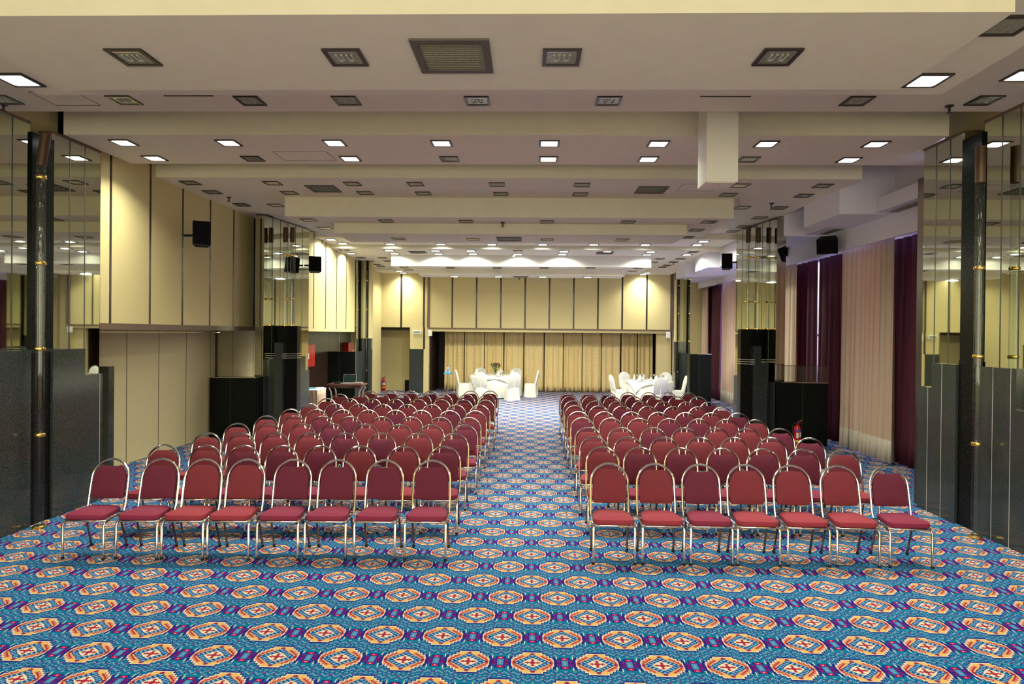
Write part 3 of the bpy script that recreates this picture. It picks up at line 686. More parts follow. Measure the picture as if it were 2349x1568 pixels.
row([(905, 581, Lt), (1006, 581.5, Lt), (1085, 582, Lt), (1188, 582.5, Lt), (1290, 583, Lt), (1484, 583.5, Lt), (1575, 584, Lt)], ZB, 'in the row touching the white beam')
row([(827, 590, O), (847, 598.5, O), (864, 606, O), (877, 590.5, O), (889, 598, O), (874, 610, O)], ZB, 'left of the white beam')
row([(1513, 593, O), (1561, 593, O), (1545, 600.5, O), (1530, 608, O), (1520, 612, O), (1499, 601, O)], ZB, 'right of the white beam')
row([(928, 613, O), (1034, 613.5, O), (1141, 614, O), (1248, 614, O), (1355, 614, O), (1462, 615, O), (938, 618.5, O), (1451, 621.5, O)], zW, 'under the white beam')
row([(1042, 633.5, Lt), (1144, 634, Lt), (1245, 634.5, Lt), (1348, 635, Lt)], zV, 'under the rear grey beam')
row([(916, 621.5, Lt), (925, 625.5, Lt), (1484, 625.5, Lt), (1475, 629, Lt)], ZC, 'beside the rear grey beam before the back wall')
# vents
def vent(px, py, z, w, d, label, big=False):
    p = onz(px, py, z); t = empty('ceiling_vent', (p.x, p.y, z)); tag(t, label, 'air vent', 'square ceiling vents')
    fr = MB(); fw = 0.05
    fr.box(-w/2, w/2, -d/2, -d/2+fw, -0.015, 0); fr.box(-w/2, w/2, d/2-fw, d/2, -0.015, 0); fr.box(-w/2, -w/2+fw, -d/2+fw, d/2-fw, -0.015, 0); fr.box(w/2-fw, w/2, -d/2+fw, d/2-fw, -0.015, 0)
    fr.build('frame', M['grille_dk'], t)
    bx('backing', M['joint'], -w/2+fw, w/2-fw, -d/2+fw, d/2-fw, -0.002, 0, parent=t)
    n = 15
    sl = MB()
    for k in range(n):
        y = -d/2+fw+(d-2*fw)*(k+0.3)/n; sl.box(-w/2+fw, w/2-fw, y, y+0.011, -0.0045, -0.002)
    sl.build('louvre_slats', M['slat'] if big else M['grille'], t)
vent(1040, 128, ZS1, 0.52, 0.52, 'large slatted ceiling vent in the lowest front slab', True)
vent(742, 432, Z0, 0.5, 0.5, 'ceiling vent on the left of the third bay')
vent(1494, 435, Z0, 0.5, 0.5, 'ceiling vent on the right of the third bay')
vent(1168, 547.7, zE, 0.5, 0.5, 'ceiling vent under the second hanging beam')
vent(958, 577.5, ZB, 0.45, 0.45, 'ceiling vent left of centre before the white beam')
vent(1387, 579.5, ZB, 0.45, 0.45, 'ceiling vent right of centre before the white beam')
vent(1195, 634.3, zV, 0.45, 0.3, 'ceiling vent under the rear grey beam')
for k, (a, b_, y) in enumerate(((375, 489, 218.5), (1607, 1723, 220))):
    p, p2 = onz(a, y, Z0), onz(b_, y, Z0); o = bx('slot_diffuser', M['joint'], p.x, p2.x, p.y, p.y+0.02, Z0-0.006, Z0)
    tag(o, 'thin black slot diffuser in the ceiling strip, %s one' % ('left' if k == 0 else 'right'), 'air slot')
for k, (px, py, w, d) in enumerate(((700, 358, 0.75, 0.45), (150, 226, 0.5, 0.4), (1600, 430, 0.6, 0.5), (1530, 577, 0.8, 0.5))):
    z = Z0 if k < 3 else ZB; p = onz(px, py, z); t = MB()
    for (a, b2, c, d2) in ((-w/2, w/2, -d/2, -d/2+0.006), (-w/2, w/2, d/2-0.006, d/2), (-w/2, -w/2+0.006, -d/2, d/2), (w/2-0.006, w/2, -d/2, d/2)): t.box(a, b2, c, d2, -0.003, 0)
    o = t.build('access_hatch', M['grille_dk']); o.location = (p.x, p.y, z)
    tag(o, 'thin outline of an access hatch in the ' + ['second bay', 'strip left of the first recess', 'third bay by the hanging box', 'ceiling before the white beam'][k], 'ceiling hatch')
# sprinklers and detectors
def sprinkler(px, py, z, label):
    p = onz(px, py, z); t = empty('sprinkler', (p.x, p.y, z)); tag(t, label, 'sprinkler', 'ceiling sprinklers')
    MB().lathe([(0.045, 0), (0.04, -0.012), (0.015, -0.02), (0.012, -0.07)], 12).build('head', M['fframe'], t)
    MB().lathe([(0.03, -0.085), (0.03, -0.08)], 12).build('deflector', M['fframe'], t)
    bx('arm', M['fframe'], -0.014, 0.014, -0.003, 0.003, -0.08, -0.06, parent=t)
for px, py, z, l in ((525, 452, Z0, 'sprinkler near the left wall in the third bay'), (1770, 466, Z0, 'sprinkler near the first white bulkhead'),
                     (1153, 510, zD, 'sprinkler under the middle of the first hanging beam'), (8, 239, Z0, 'sprinkler at the far left edge of the front strip'),
                     (2178, 242, Z0, 'sprinkler at the right of the front strip'), (738, 551, ZA, 'sprinkler left of the lit strip'),
                     (1191, 635.5, zV, 'sprinkler under the rear grey beam'), (1545, 601, ZB, 'sprinkler right of the white beam')):
    sprinkler(px, py, z, l)
for px, py, l in ((874, 581, 'white smoke detector left of the white beam'), (1177, 583.5, 'white smoke detector before the middle of the white beam'), (1515, 586, 'white smoke detector right of the white beam')):
    p = onz(px, py, ZB); t = empty('smoke_detector', (p.x, p.y, ZB)); tag(t, l, 'smoke detector', 'smoke detectors')
    MB().lathe([(0.06, 0), (0.06, -0.03)], 16).build('base', M['white'], t); MB().lathe([(0.045, -0.03), (0.04, -0.06), (0.02, -0.07)], 16).build('sensor_head', M['white'], t, smooth=True)

# ================================================================== chairs
def arc_pts(cx, cz, r, a0, a1, n): return [(cx+r*math.cos(a0+(a1-a0)*k/n), cz+r*math.sin(a0+(a1-a0)*k/n)) for k in range(n+1)]
def make_chair(kind):
    t = empty('banquet_chair', (0, 0, 0))
    def lean(z): return 0.165 + max(0, z-0.42)*0.23
    # seat
    out = []
    wf, wr_, yf, yr, rc = 0.212, 0.182, -0.235, 0.175, 0.075
    for (cxx, cyy, a0) in ((wf-rc, yf+rc, -PI/2), (wr_-rc, yr-rc, 0), (-wr_+rc, yr-rc, PI/2), (-wf+rc, yf+rc, PI)):
        for k in range(6):
            a = a0+(PI/2)*k/5; out.append((cxx+rc*math.cos(a), cyy+rc*math.sin(a)))
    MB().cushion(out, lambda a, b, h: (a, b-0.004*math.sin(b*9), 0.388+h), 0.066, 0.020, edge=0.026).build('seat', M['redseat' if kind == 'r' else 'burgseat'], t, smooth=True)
    # back cushion outline in x,z
    W = 0.176; zc = 0.705; zb0 = 0.515; ztop = 0.852; o2 = []
    o2 += [(-W+0.02, zb0), (0, zb0-0.004), (W-0.02, zb0), (W-0.004, zb0+0.008), (W+0.002, zb0+0.03), (W+0.003, 0.62)]
    r = 0.178; amax = math.asin((ztop-zc)/r)
    arcp = arc_pts(0, zc, r, 0.02, amax, 8); o2 += arcp
    xt = arcp[-1][0]; 
    dip = 0.0 if kind == 'r' else -0.012
    for k in range(1, 8):
        s = 1-2*k/8.0; o2.append((xt*s, ztop + (dip*math.sin(PI*k/8)**0.5 if dip else 0.004*math.sin(PI*k/8))))
    o2 += [(-x, z) for x, z in reversed(arcp)] + [(-W-0.003, 0.62), (-W-0.002, zb0+0.03), (-W+0.004, zb0+0.008)]
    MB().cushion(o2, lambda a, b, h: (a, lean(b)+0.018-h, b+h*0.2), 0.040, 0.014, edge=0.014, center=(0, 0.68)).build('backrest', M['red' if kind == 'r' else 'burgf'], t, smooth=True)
    # back frame arch down to the seat
    R = 0.198; pts = [(0.196, 0.152, 0.40), (0.200, lean(0.46), 0.46), (0.200, lean(0.6), 0.6), (R, lean(0.705), 0.705)]
    pts += [(x, lean(z), z) for x, z in arc_pts(0, 0.72, R, 0.0, PI, 14)]
    pts += [(-R, lean(0.705), 0.705), (-0.200, lean(0.6), 0.6), (-0.200, lean(0.46), 0.46), (-0.196, 0.152, 0.40)]
    MB().tube(pts, 0.0125, 8).build('back_frame', M['chrome'], t, smooth=True)
    # seat frame
    fr = [(-0.198, 0.15, 0.385), (-0.203, -0.1, 0.383), (-0.205, -0.185, 0.382), (-0.17, -0.215, 0.382), (0.17, -0.215, 0.382), (0.205, -0.185, 0.382), (0.203, -0.1, 0.383), (0.198, 0.15, 0.385)]
    MB().tube(fr, 0.011, 8, closed=True).build('seat_frame', M['chrome'], t, smooth=True)
    for s in (-1, 1):
        MB().tube([(s*0.203, -0.12, 0.372), (s*0.206, -0.20, 0.365), (s*0.207, -0.222, 0.34), (s*0.207, -0.226, 0.02)], 0.0125, 8).lathe([(0.016, 0), (0.016, 0.025)], 8, (s*0.207, -0.226, 0), 1).build('leg', [M['chrome'], M['black']], t, smooth=True)
    for s in (-1, 1):
        MB().tube([(s*0.185, 0.05, 0.375), (s*0.185, 0.10, 0.35), (s*0.19, 0.215, 0.02)], 0.012, 8).lathe([(0.016, 0), (0.016, 0.025)], 8, (s*0.19, 0.215, 0), 1).build('leg', [M['chrome_shade'], M['black']], t, smooth=True)
    for ch in t.children:
        for v in ch.data.vertices: v.co.x *= 0.955; v.co.y *= 0.86; v.co.z *= 0.957
    return t
LR = [ # (px list with kinds), tops y
 ('260B 374B 472r 565r 676B 778B 885B 993B', 1050, 1054.5),
 ('380r 475r 553B 643B 734B 827r 927r 1020B', 1019, 1023),
 ('477r 549r 633r 712r 792B 876B 961r 1042B', 991, 993.5),
 ('546r 615r 694r 763B 840r 917r 990r 1066B', 969.5, 974),
 ('612r 675r 736B 803B 876r 943r 1010r 1076B', 952.5, 957),
 ('668r 724r 783r 843r 907B 966r 1031B 1090r', 937.5, 941.5),
 ('711r 768B 822r 878r 934r 990r 1045B 1100r', 925, 928.5),
 ('750r 802r 854B 906B 959r 1012r 1061r 1109r', 913, 917),
 ('779r 825r 871r 920B 969r 1018r 1069B 1116r', 903, 904.5),
 ('849r 896r 941r 987B 1034r 1079r 1122r', 896, 896)]
RR = [
 ('1398r 1503.5r 1607B 1709r 1815r 1922r 2035B', 1061, 1068),
 ('1382r 1468B 1561B 1658B 1749B 1841B 1933r', 1024, 1030),
 ('1363r 1441r 1523r 1605.5r 1684r 1768r 1856B', 1001, 1003),
 ('1350r 1424r 1498B 1570r 1644r 1715r 1789B', 979.5, 981.5),
 ('1336B 1401r 1466r 1534B 1602B 1666r 1733r', 957, 961.5),
 ('1326.5r 1386r 1448r 1510r 1572B 1631r 1692B', 943, 946.5),
 ('1318.5r 1371r 1427B 1486r 1544r 1601r 1655r', 929.5, 933),
 ('1314r 1364B 1416r 1469r 1521B 1574r 1625B', 919, 921.5),
 ('1307B 1354r 1403r 1453B 1502r 1551r 1600r', 908.5, 909),
 ('1302r 1349r 1394B 1440r 1487r 1532B 1578r', 899, 899.5)]
chair_protos = {}
rnd = random.Random(5)
nchairs = 0
for side, rows in (('left', LR), ('right', RR)):
    for ri, (spec, ya, yb) in enumerate(rows):
        it = spec.split(); n = len(it); xl = [(float(s[:-1]), s[-1]) for s in it]
        pxs = [p for p, k in xl]; Ds = []
        p0 = onz(pxs[0], ya, 0.885); p1 = onz(pxs[-1], yb, 0.885)
        prevx = None
        for i, (px, k) in enumerate(xl):
            s = (px-pxs[0])/(pxs[-1]-pxs[0])
            Yt = p0.y+(p1.y-p0.y)*s; Xt = dX(px, Yt, 1000)
            if prevx is not None and Xt-prevx < 0.434: Xt = prevx+0.434
            prevx = Xt
            if k not in chair_protos: chair_protos[k] = make_chair(k); o = chair_protos[k]
            else: o = copy_tree(chair_protos[k])
            o.location = (Xt, Yt-0.24, 0); o.rotation_euler = (0, 0, math.radians(rnd.uniform(-0.8, 0.8)))
            seat = (n-i) if side == 'left' else (i+1)
            rw = ORD[ri] + ' row' if ri < 9 else 'rearmost row'
            if ri == 0: rw = 'front row'
            lab = '%s chair, %s block, %s, %s seat from the aisle' % ('brick red' if k == 'r' else 'burgundy', side, rw, ORD[seat-1])
            tag(o, lab, 'chair', '%s stacking chairs in the %s block' % ('brick red' if k == 'r' else 'burgundy', side)); nchairs += 1
print('chairs', nchairs)

# ================================================================== dressed tables
def make_table(px, D, R, label, lab2):
    x = dX(px, D, 870)
    t = empty('round_table', (x, D, 0)); tag(t, label, 'table')
    MB().lathe([(R-0.05, 0.70), (R-0.05, 0.73)], 32).build('tabletop', M['rose_wood'], t)
    for k in range(4):
        a = PI/4+k*PI/2; MB().tube([(0.35*math.cos(a), 0.35*math.sin(a), 0.70), (0.45*math.cos(a), 0.45*math.sin(a), 0.0)], 0.018, 8).build('leg', M['alu'], t)
    cl = empty('tablecloth', (x, D, 0.732)); tag(cl, lab2, 'tablecloth')
    wave = lambda a, z: (0.045*math.sin(a*11)+0.02*math.sin(a*23+1))*min(1, max(0, (-z-0.02)/0.5))
    MB().lathe([(0.02, 0.006), (R*0.6, 0.006), (R-0.02, 0.006), (R, 0.0), (R+0.01, -0.03), (R+0.03, -0.2), (R+0.05, -0.45), (R+0.07, -0.70)][::-1], 72, wave=wave).build('under_cloth', M['cloth'], cl, smooth=True)
    # square top cloth whose corners droop
    vs = []; fs = []; n = 28; S = R*1.12
    for j in range(n+1):
        for i in range(n+1):
            a = (i/n*2-1)*S; b = (j/n*2-1)*S; rr = math.hypot(a, b)
            if rr <= R: vs.append((a, b, 0.012))
            else:
                e = rr-R; vs.append((a*(R+0.028+e*0.10)/rr, b*(R+0.028+e*0.10)/rr, 0.012-e*0.95))
    for j in range(n):
        for i in range(n): q0 = j*(n+1)+i; fs.append((q0, q0+1, q0+n+2, q0+n+1))
    MB().add(vs, fs).build('top_cloth', M['cloth'], cl, smooth=True, solid=0.004)
    return x
def covered_chair(x, y, rz, label):
    t = empty('covered_chair', (x, y, 0), rz); tag(t, label, 'chair', 'white covered banquet chairs')
    # seat skirt: local front is -y
    b = MB(); rings = []
    prof = [(0.235, 0.0), (0.222, 0.12), (0.212, 0.30), (0.205, 0.43), (0.195, 0.465), (0.1, 0.47)]
    n = 36
    for (r, z) in prof:
        rg = []
        for k in range(n):
            a = 2*PI*k/n; c, s = math.cos(a), math.sin(a); e = 0.4
            rx = r*abs(c)**e*(1 if c > 0 else -1); ry = r*abs(s)**e*(1 if s > 0 else -1)
            w = 1+0.03*math.sin(a*9)*(1-z/0.47)
            rg.append((rx*w, ry*w, z))
        rings.append(rg)
    vs = [v for rg in rings for v in rg]; fs = []
    for i in range(len(rings)-1):
        for k in range(n): fs.append((i*n+k, i*n+(k+1) % n, (i+1)*n+(k+1) % n, (i+1)*n+k))
    fs.append(tuple((len(rings)-1)*n+k for k in range(n))); b.add(vs, fs); b.build('seat_cover', M['cloth'], t, smooth=True)
    o2 = [(-0.2, 0.40), (0, 0.40), (0.2, 0.40), (0.215, 0.5), (0.215, 0.68)] + arc_pts(0, 0.72, 0.215, 0.0, PI, 16) + [(-0.215, 0.68), (-0.215, 0.5)]
    MB().cushion(o2, lambda a, bb, h: (a, 0.16+max(0, bb-0.4)*0.22+0.04-h, bb), 0.06, 0.006, edge=0.015, center=(0, 0.66)).build('back_cover', M['cloth'], t, smooth=True)
    MB().tube([(0, 0.235, 0.72), (0, 0.235, 0.5), (0.02, 0.24, 0.3), (0.03, 0.25, 0.05)], 0.012, 6).build('pleat', M['cloth'], t, smooth=True)
    return t
TL, TR = (1136, 22.0, 0.86), (1491, 20.2, 0.70)
xl_ = make_table(*TL, 'round banquet table left of the aisle before the gold curtains', 'white cloths draped over the left banquet table')
xr_ = make_table(*TR, 'smaller round banquet table right of the aisle near the stage', 'white cloths draped over the right banquet table')
def cc(px, D, rz, lab): covered_chair(dX(px, D, 900), D, math.radians(rz), lab)
# rz: 180 = back towards the camera ; 0 = facing the camera
cc(1064, 21.75, 100, 'white covered chair at the left end of the left table, facing right')
cc(1106, 20.82, 172, 'white covered chair with its back to us at the left table front')
cc(1175, 20.9, 200, 'white covered chair with knotted back at the right front of left table')
cc(1217, 22.0, -97, 'white covered chair turned sideways at the right end of left table')
cc(1104, 23.2, 15, 'white covered chair behind the left table, left of the flowers')
cc(1180, 23.2, -15, 'white covered chair behind the left table, right of the flowers')
cc(1420, 19.9, 100, 'white covered chair at the left end of the right table')
cc(1440, 21.3, 20, 'white covered chair behind the left part of right table')
cc(1510, 19.1, 185, 'white covered chair with its back to us at the right table')
cc(1553, 19.9, -95, 'white covered chair turned sideways at the right end of right table')
cc(1526, 21.3, -15, 'white covered chair behind the right part of right table')
ZTB = 0.75
# flowers
fv = empty('flower_vase', (dX(1137, 22.0), 22.0, ZTB)); tag(fv, 'glass vase of dark red flowers on the left banquet table', 'vase of flowers')
MB().lathe([(0.05, 0), (0.055, 0.02), (0.035, 0.08), (0.06, 0.17)], 16).build('vase', M['glass'], fv, smooth=True)
st = MB(); lf = MB(); fl_ = MB(); rr_ = random.Random(3)
for k in range(26):
    a = rr_.uniform(0, 6.28); r = rr_.uniform(0.02, 0.17); z = 0.25+rr_.uniform(0, 0.12)+0.06*(1-r/0.17)
    p = (r*math.cos(a), r*math.sin(a), z); st.tube([(0, 0, 0.05), (p[0]*0.5, p[1]*0.5, 0.2), p], 0.004, 5)
    if k % 2: fl_.lathe([(0.008, -0.02), (0.03, -0.005), (0.034, 0.012), (0.015, 0.028)], 8, p)
    else:
        for q_ in range(3):
            b_ = a+q_*2.1; lf.add([p, (p[0]+0.05*math.cos(b_)-0.02*math.sin(b_), p[1]+0.05*math.sin(b_)+0.02*math.cos(b_), p[2]+0.01), (p[0]+0.09*math.cos(b_), p[1]+0.09*math.sin(b_), p[2]-0.01), (p[0]+0.05*math.cos(b_)+0.02*math.sin(b_), p[1]+0.05*math.sin(b_)-0.02*math.cos(b_), p[2]+0.01)], [(0, 1, 2, 3)])
st.build('stems', M['leaf'], fv); lf.build('leaves', M['leaf'], fv, solid=0.002); fl_.build('flower_heads', M['petal'], fv, smooth=True)
# place settings
def napkin(x, y, lab):
    o = MB().add([(-0.07, -0.04, 0), (0.07, -0.04, 0), (0.05, 0.05, 0), (-0.05, 0.05, 0), (-0.06, 0.0, 0.10), (0.0, 0.0, 0.19), (0.06, 0.01, 0.11), (0, -0.03, 0.06)],
                 [(0, 3, 2, 1), (0, 7, 4), (0, 1, 7), (1, 6, 7), (7, 5, 4), (7, 6, 5), (3, 4, 5), (2, 3, 5), (2, 5, 6), (1, 2, 6), (0, 4, 3)]).build('folded_napkin', M['cloth'])
    o.location = (x, y, ZTB+0.012); o.rotation_euler = (0, 0, x*7); tag(o, lab, 'napkin', 'folded napkins on the tables')
def plate(x, y, lab):
    o = MB().lathe([(0.07, 0), (0.12, 0.012), (0.125, 0.014), (0.09, 0.008)], 20).build('plate', M['white'], smooth=True); o.location = (x, y, ZTB); tag(o, lab, 'plate', 'plates on the tables')
def glass(x, y, lab):
    o = MB().lathe([(0.035, 0), (0.004, 0.01), (0.004, 0.09), (0.035, 0.12), (0.032, 0.18)], 14).build('wine_glass', M['glass'], smooth=True); o.location = (x, y, ZTB+0.001); tag(o, lab, 'glass', 'glasses on the tables')
for nm, (cx_, cyy_, R_), N in (('left', (xl_, 22.0, 0.86), 7), ('right', (xr_, 20.2, 0.70), 6)):
    pos = ['nearest the camera', 'at the near right', 'at the far right', 'at the far side', 'at the far left', 'at the left', 'at the near left']
    for k in range(N):
        a = -PI/2 + 2*PI*k/N + 0.2
        x, y = cx_+math.cos(a)*(R_-0.2), cyy_+math.sin(a)*(R_-0.2)
        plate(x, y, 'white plate on the %s banquet table, %s' % (nm, pos[k])); napkin(x, y, 'folded white napkin on the %s banquet table, %s' % (nm, pos[k]))
        x, y = cx_+math.cos(a+0.33)*(R_-0.3), cyy_+math.sin(a+0.33)*(R_-0.3); glass(x, y, 'wine glass on the %s banquet table, %s' % (nm, pos[k]))
for k, px in enumerate((1469, 1493)):
    c = empty('carafe', (dX(px, 20.2), 20.1, ZTB+0.001)); tag(c, 'small glass carafe on the right table, %s one' % ('left' if k == 0 else 'right'), 'carafe')
    MB().lathe([(0.045, 0), (0.05, 0.05), (0.015, 0.12), (0.03, 0.2)], 14).build('body', M['glass'], c, smooth=True); MB().lathe([(0.028, 0.2), (0.028, 0.205)], 10).build('lid', M['chrome'], c)

# blue topped stand left of the stage
bs = empty('side_stand', (dX(1028, 23.2, 860), 23.2, 0)); tag(bs, 'small tall stand with chrome legs under a blue cloth beside the gold curtain', 'side table')
MB().lathe([(0.15, 0.70), (0.15, 0.72)], 24).build('stand_top', M['alu'], bs)
for k in range(3):
    a = 0.5+k*2*PI/3; MB().tube([(0.03*math.cos(a), 0.03*math.sin(a), 0.7), (0.09*math.cos(a), 0.09*math.sin(a), 0.0)], 0.012, 8).build('leg', M['chrome'], bs)
bc = MB().lathe([(0.19, -0.035), (0.165, -0.004), (0.16, 0.004), (0.01, 0.006)], 30, wave=lambda a, z: 0.06*math.sin(5*a)*(z < -0.01)).build('blue_cloth', M['blue'], smooth=True)
bc.location = (bs.location.x, 23.2, 0.722); tag(bc, 'bright blue round cloth on the small stand', 'cloth')
cd = MB().add([(-0.10, 0, 0), (0.10, 0, 0), (0.03, 0.03, 0.27), (-0.10, 0.12, 0), (0.10, 0.12, 0)], [(0, 1, 2), (3, 2, 4), (0, 2, 3), (1, 4, 2), (0, 3, 4, 1)]).add([(-0.05, -0.004, 0.015), (0.05, -0.004, 0.015), (0.025, 0.02, 0.2)], [(0, 1, 2)], 1).build('folded_card', [M['paper'], M['blue']])
cd.location = (bs.location.x-0.02, 23.15, 0.73); tag(cd, 'white and blue folded card standing on the blue cloth', 'card')

# skirted table with papers
sk = empty('skirted_table', (dX(714, 15.9, 900), 15.9, 0)); tag(sk, 'small table with a beige pleated skirt beside the left pillar', 'table')
bx('tabletop', M['paper'], -0.27, 0.27, -0.35, 0.35, 0.72, 0.745, parent=sk)
rect = []
for (a, b_, c, d_) in ((-0.26, -0.34, 0.26, -0.34), (0.26, -0.34, 0.26, 0.34), (0.26, 0.34, -0.26, 0.34), (-0.26, 0.34, -0.26, -0.34)):
    for k in range(20): rect.append((a+(c-a)*k/20, b_+(d_-b_)*k/20))
n = len(rect); vs = []; fs = []
for j, z in enumerate((0.72, 0.6, 0.3, 0.02)):
    for k, p in enumerate(rect):
        w = 1+(0.05+0.02*j)*math.sin(k*PI/2.0); vs.append((p[0]*w, p[1]*w, z))
for j in range(3):
    for k in range(n): fs.append((j*n+k, j*n+(k+1) % n, (j+1)*n+(k+1) % n, (j+1)*n+k))
MB().add(vs, fs).build('pleated_skirt', M['skirt'], sk, smooth=True, solid=0.004)
for k in range(3):
    o = bx('paper_stack', M['paper'] if k != 1 else M['blue'], -0.1, 0.1, -0.09, 0.09, 0, 0.012); o.location = (sk.location.x-0.13+k*0.13, 15.70+k*0.24, 0.746); o.rotation_euler = (0, 0, k*0.2)
    tag(o, ['white paper stack at the left on the skirted table', 'blue folder in the middle of the skirted table', 'white paper stack at the right on the skirted table'][k], 'papers')
# laptop desk
xd0, xd1 = dX(751, 17.0, 885), dX(833, 17.0, 885); lw = xd1-xd0
ld = empty('wooden_desk', ((xd0+xd1)/2, 17.2, 0)); tag(ld, 'dark carved wooden desk carrying the open laptop', 'desk')
bx('desktop', M['rose_wood'], -lw/2, lw/2, -0.28, 0.28, 0.745, 0.785, parent=ld, bevel=0.008)
bx('apron', M['rose_wood'], -lw/2+0.05, lw/2-0.05, -0.24, 0.24, 0.68, 0.745, parent=ld)
for sx_ in (-1, 1):
    for sy_ in (-1, 1):
        MB().tube([(sx_*(lw/2-0.04), sy_*0.2, 0.69), (sx_*(lw/2-0.10), sy_*0.2, 0.58), (sx_*(lw/2-0.13), sy_*0.2, 0.35), (sx_*(lw/2-0.10), sy_*0.2, 0.0)], 0.025, 8).build('leg', M['steel'], ld, smooth=True)
lp = empty('laptop', (dX(796, 17.0, 880), 17.15, 0.785)); tag(lp, 'open silver laptop with dark screen on the wooden desk', 'laptop')
bx('keyboard_base', M['alu'], -0.18, 0.18, -0.14, 0.10, 0, 0.018, parent=lp)
MB().add([(-0.18, 0.10, 0.018), (0.18, 0.10, 0.018), (0.18, 0.16, 0.245), (-0.18, 0.16, 0.245), (-0.18, 0.112, 0.016), (0.18, 0.112, 0.016), (0.18, 0.172, 0.243), (-0.18, 0.172, 0.243)],
         [(0, 1, 2, 3), (7, 6, 5, 4), (0, 4, 5, 1), (1, 5, 6, 2), (2, 6, 7, 3), (3, 7, 4, 0)]).build('lid', M['alu'], lp)
lid = [c for c in bpy.data.objects if c.parent == lp and c.name.startswith('lid')][0]
MB().add([(-0.168, 0.1005, 0.028), (0.168, 0.1005, 0.028), (0.168, 0.155, 0.236), (-0.168, 0.155, 0.236)], [(0, 1, 2, 3)]).build('screen', M['screen'], lid)
for k, (px, w) in enumerate(((772, 0.16), (820, 0.22))):
    o = bx('control_box', M['black'] if k == 0 else M['alu'], -w/2, w/2, -0.09, 0.09, 0, 0.045, bevel=0.005); o.location = (dX(px, 17.0, 880), 17.1, 0.786)
    tag(o, ['small black device left of the laptop', 'flat silver device right of the laptop'][k], 'device')
# fire extinguishers
def extinguisher(x, y, h, label):
    t = empty('fire_extinguisher', (x, y, 0)); tag(t, label, 'fire extinguisher', 'red fire extinguishers'); s = h/0.6; r = 0.075*s
    cyl = MB().lathe([(r*0.9, 0), (r, 0.02*s), (r, 0.40*s), (r*0.8, 0.46*s), (r*0.3, 0.49*s), (r*0.3, 0.51*s)], 20).build('cylinder', M['ext'], t, smooth=True)
    bx('valve', M['chrome'], -0.02*s, 0.02*s, -0.02*s, 0.02*s, 0.51*s, 0.545*s, parent=t)
    MB().tube([(-0.02*s, 0, 0.54*s), (0.04*s, 0, 0.565*s), (0.10*s, 0, 0.60*s)], 0.008*s, 6).tube([(-0.02*s, 0, 0.53*s), (0.09*s, 0, 0.53*s)], 0.008*s, 6).build('handle', M['ext'], t)
    MB().tube([(-0.02*s, 0, 0.535*s), (-0.08*s, 0, 0.52*s), (-0.115*s, -0.01, 0.42*s), (-0.10*s, -0.02, 0.22*s), (-0.09*s, -0.03, 0.12*s)], 0.011*s, 8).build('hose', M['black'], t, smooth=True)
    def lab(name, m, z0, z1, a0, a1):
        vs = []; fs = []; n = 8
        for k in range(n+1):
            a = a0+(a1-a0)*k/n; vs += [(r*1.01*math.cos(a), r*1.01*math.sin(a), z0*s), (r*1.01*math.cos(a), r*1.01*math.sin(a), z1*s)]
        for k in range(n): fs.append((2*k, 2*k+2, 2*k+3, 2*k+1))
        return MB().add(vs, fs).build(name, M[m], cyl)
    lab('blue_band', 'labelb', 0.36, 0.40, -PI*0.75, -PI*0.2); lab('text_label', 'labelw', 0.22, 0.33, -PI*0.72, -PI*0.52); lab('text_label', 'labelw', 0.24, 0.34, -PI*0.42, -PI*0.22); lab('yellow_band', 'yellow', 0.13, 0.17, -PI*0.8, -PI*0.15)
extinguisher(dX(880, 23.55, 880), 23.55, 0.56, 'red fire extinguisher on the floor before the yellow alcove wall')
extinguisher(dX(1829, 12.6, 1000), 12.6, 0.55, 'red fire extinguisher against the black granite block by the curtains')
# fire hose cabinet
hc = empty('hose_cabinet', (-6.15, 18.2, 1.2)); tag(hc, 'red fire hose cabinet on the dark wall beside the left pillar', 'fire cabinet')
hy = dY(709, -6.0)
hc.location = (-6.148, hy+0.1, 0)
bx('cabinet', M['cab'], 0, 0.16, -0.35, 0.35, ony(705, 841, hy).z, ony(705, 790, hy).z, parent=hc); bx('handle', M['labelw'], 0.16, 0.17, -0.25, -0.15, 1.45, 1.6, parent=hc)
bx('pipe', M['cab'], 0.02, 0.07, 0.05, 0.10, 0, 1.2, parent=hc)
# speakers
def speaker(x, y, z, w, d, h, rz, tilt, wallx, label):
    t = empty('wall_speaker', (x, y, z), rz); tag(t, label, 'loudspeaker', 'black wall speakers'); t.rotation_euler = (tilt, 0, rz)
    MB().prism([(-w/2, -d/2), (w/2, -d/2), (w*0.36, d/2), (-w*0.36, d/2)], -h/2, h/2).build('cabinet', M['black'], t, bevel=0.012)
    bx('grille_cloth', M['matte'], -w/2+0.012, w/2-0.012, -d/2-0.006, -d/2, -h/2+0.012, h/2-0.012, parent=t)
    inv = Matrix.Rotation(-rz, 3, 'Z')
    v = inv @ Vector((wallx-x, 0.03, 0))
    MB().tube([(0, d*0.3, 0), (v.x, v.y, 0)], 0.02, 8).build('bracket', M['black'], t)
p = (-5.70, dY(461, -5.70))
speaker(p[0], p[1], ony(461, 537, p[1]).z, 0.29, 0.22, 0.42, math.radians(28), math.radians(-6), XU, 'black speaker on the left wall panels near the camera')
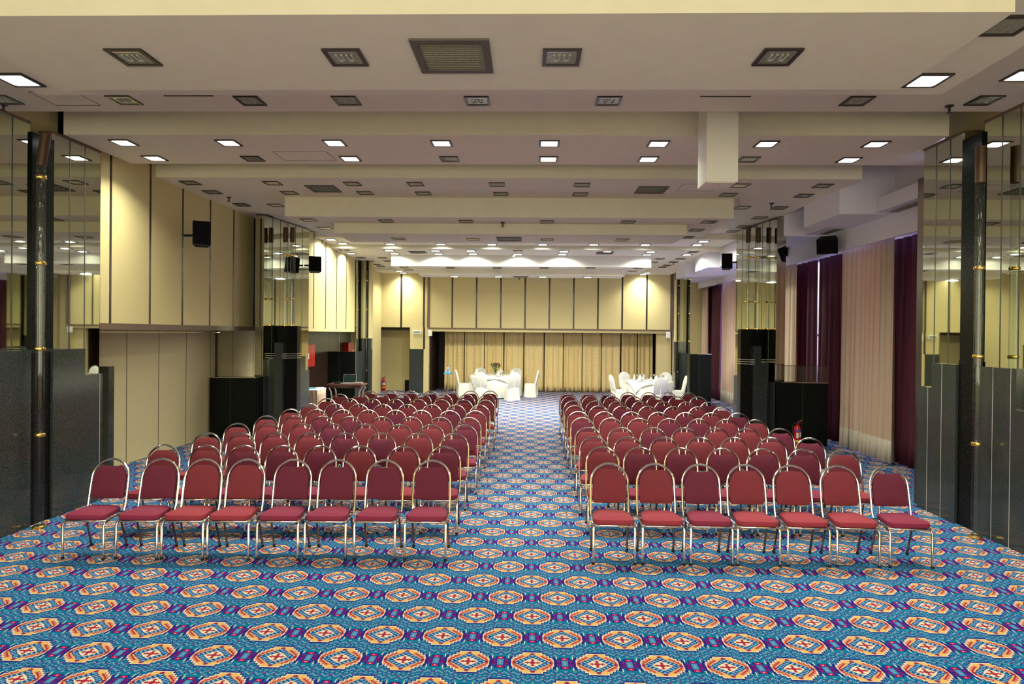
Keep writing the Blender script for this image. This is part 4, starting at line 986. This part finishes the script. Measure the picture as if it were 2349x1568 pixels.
p = (-5.03, dY(721, -5.03))
speaker(p[0], p[1], ony(721, 607, p[1]).z, 0.29, 0.24, 0.36, math.radians(22), math.radians(-6), XU2, 'black speaker on the left wall beyond the mirrored pillar')
p = (dX(1665, 15.2), 15.2)
speaker(p[0], p[1], ony(1665, 600, 15.2).z, 0.25, 0.24, 0.36, math.radians(-12), math.radians(-4), 5.0, 'black speaker beside the right mirrored pillar')
speaker(dX(1902, 12.5, 540), 12.55, 3.99, 0.38, 0.3, 0.30, math.radians(-30), math.radians(20), 5.9, 'black speaker hanging below the soffit behind the first bulkhead')
def small_speaker(px, py, label):
    p = ony(px, py, YB-0.2); t = empty('small_speaker', (p.x, YB-0.2, p.z)); tag(t, label, 'loudspeaker', 'small white stage speakers')
    bx('cabinet', M['white'], -0.065, 0.065, -0.06, 0.06, -0.11, 0.11, parent=t, bevel=0.012); bx('bracket', M['grille'], -0.02, 0.02, 0.06, 0.125, -0.02, 0.02, parent=t)
small_speaker(987, 763, 'small white speaker at the left edge of the stage opening'); small_speaker(1533, 768, 'small white speaker at the right edge of the stage opening')
em = empty('emergency_light', (ony(957, 762, YB).x, YB-0.001, ony(957, 762, YB).z)); tag(em, 'oval cream emergency light on the yellow panel left of the stage', 'emergency light')
hs = bx('housing', M['white'], -0.16, 0.16, -0.06, 0.0, -0.08, 0.08, parent=em, bevel=0.03); bx('diffuser', M['lampglass'], -0.12, 0.12, -0.068, -0.06, -0.03, 0.045, parent=hs)
o = bx('waste_bin', M['granite_dark'], -0.09, 0.09, -0.09, 0.09, 0, 0.42); o.location = (dX(935, 23.5, 890), 23.5, 0); tag(o, 'small dark bin in the corner of the yellow alcove', 'bin')
# pipe above the right bulkhead
o = MB().tube([(5.62, 8.75, 4.60), (5.62, 9.1, 4.60), (5.62, yS2f-0.05, 4.60)], 0.045, 12).build('ceiling_pipe', M['ceil'], smooth=True); tag(o, 'painted pipe along the ceiling above the right bulkhead', 'pipe')
# unify: every chair prototype etc. already placed
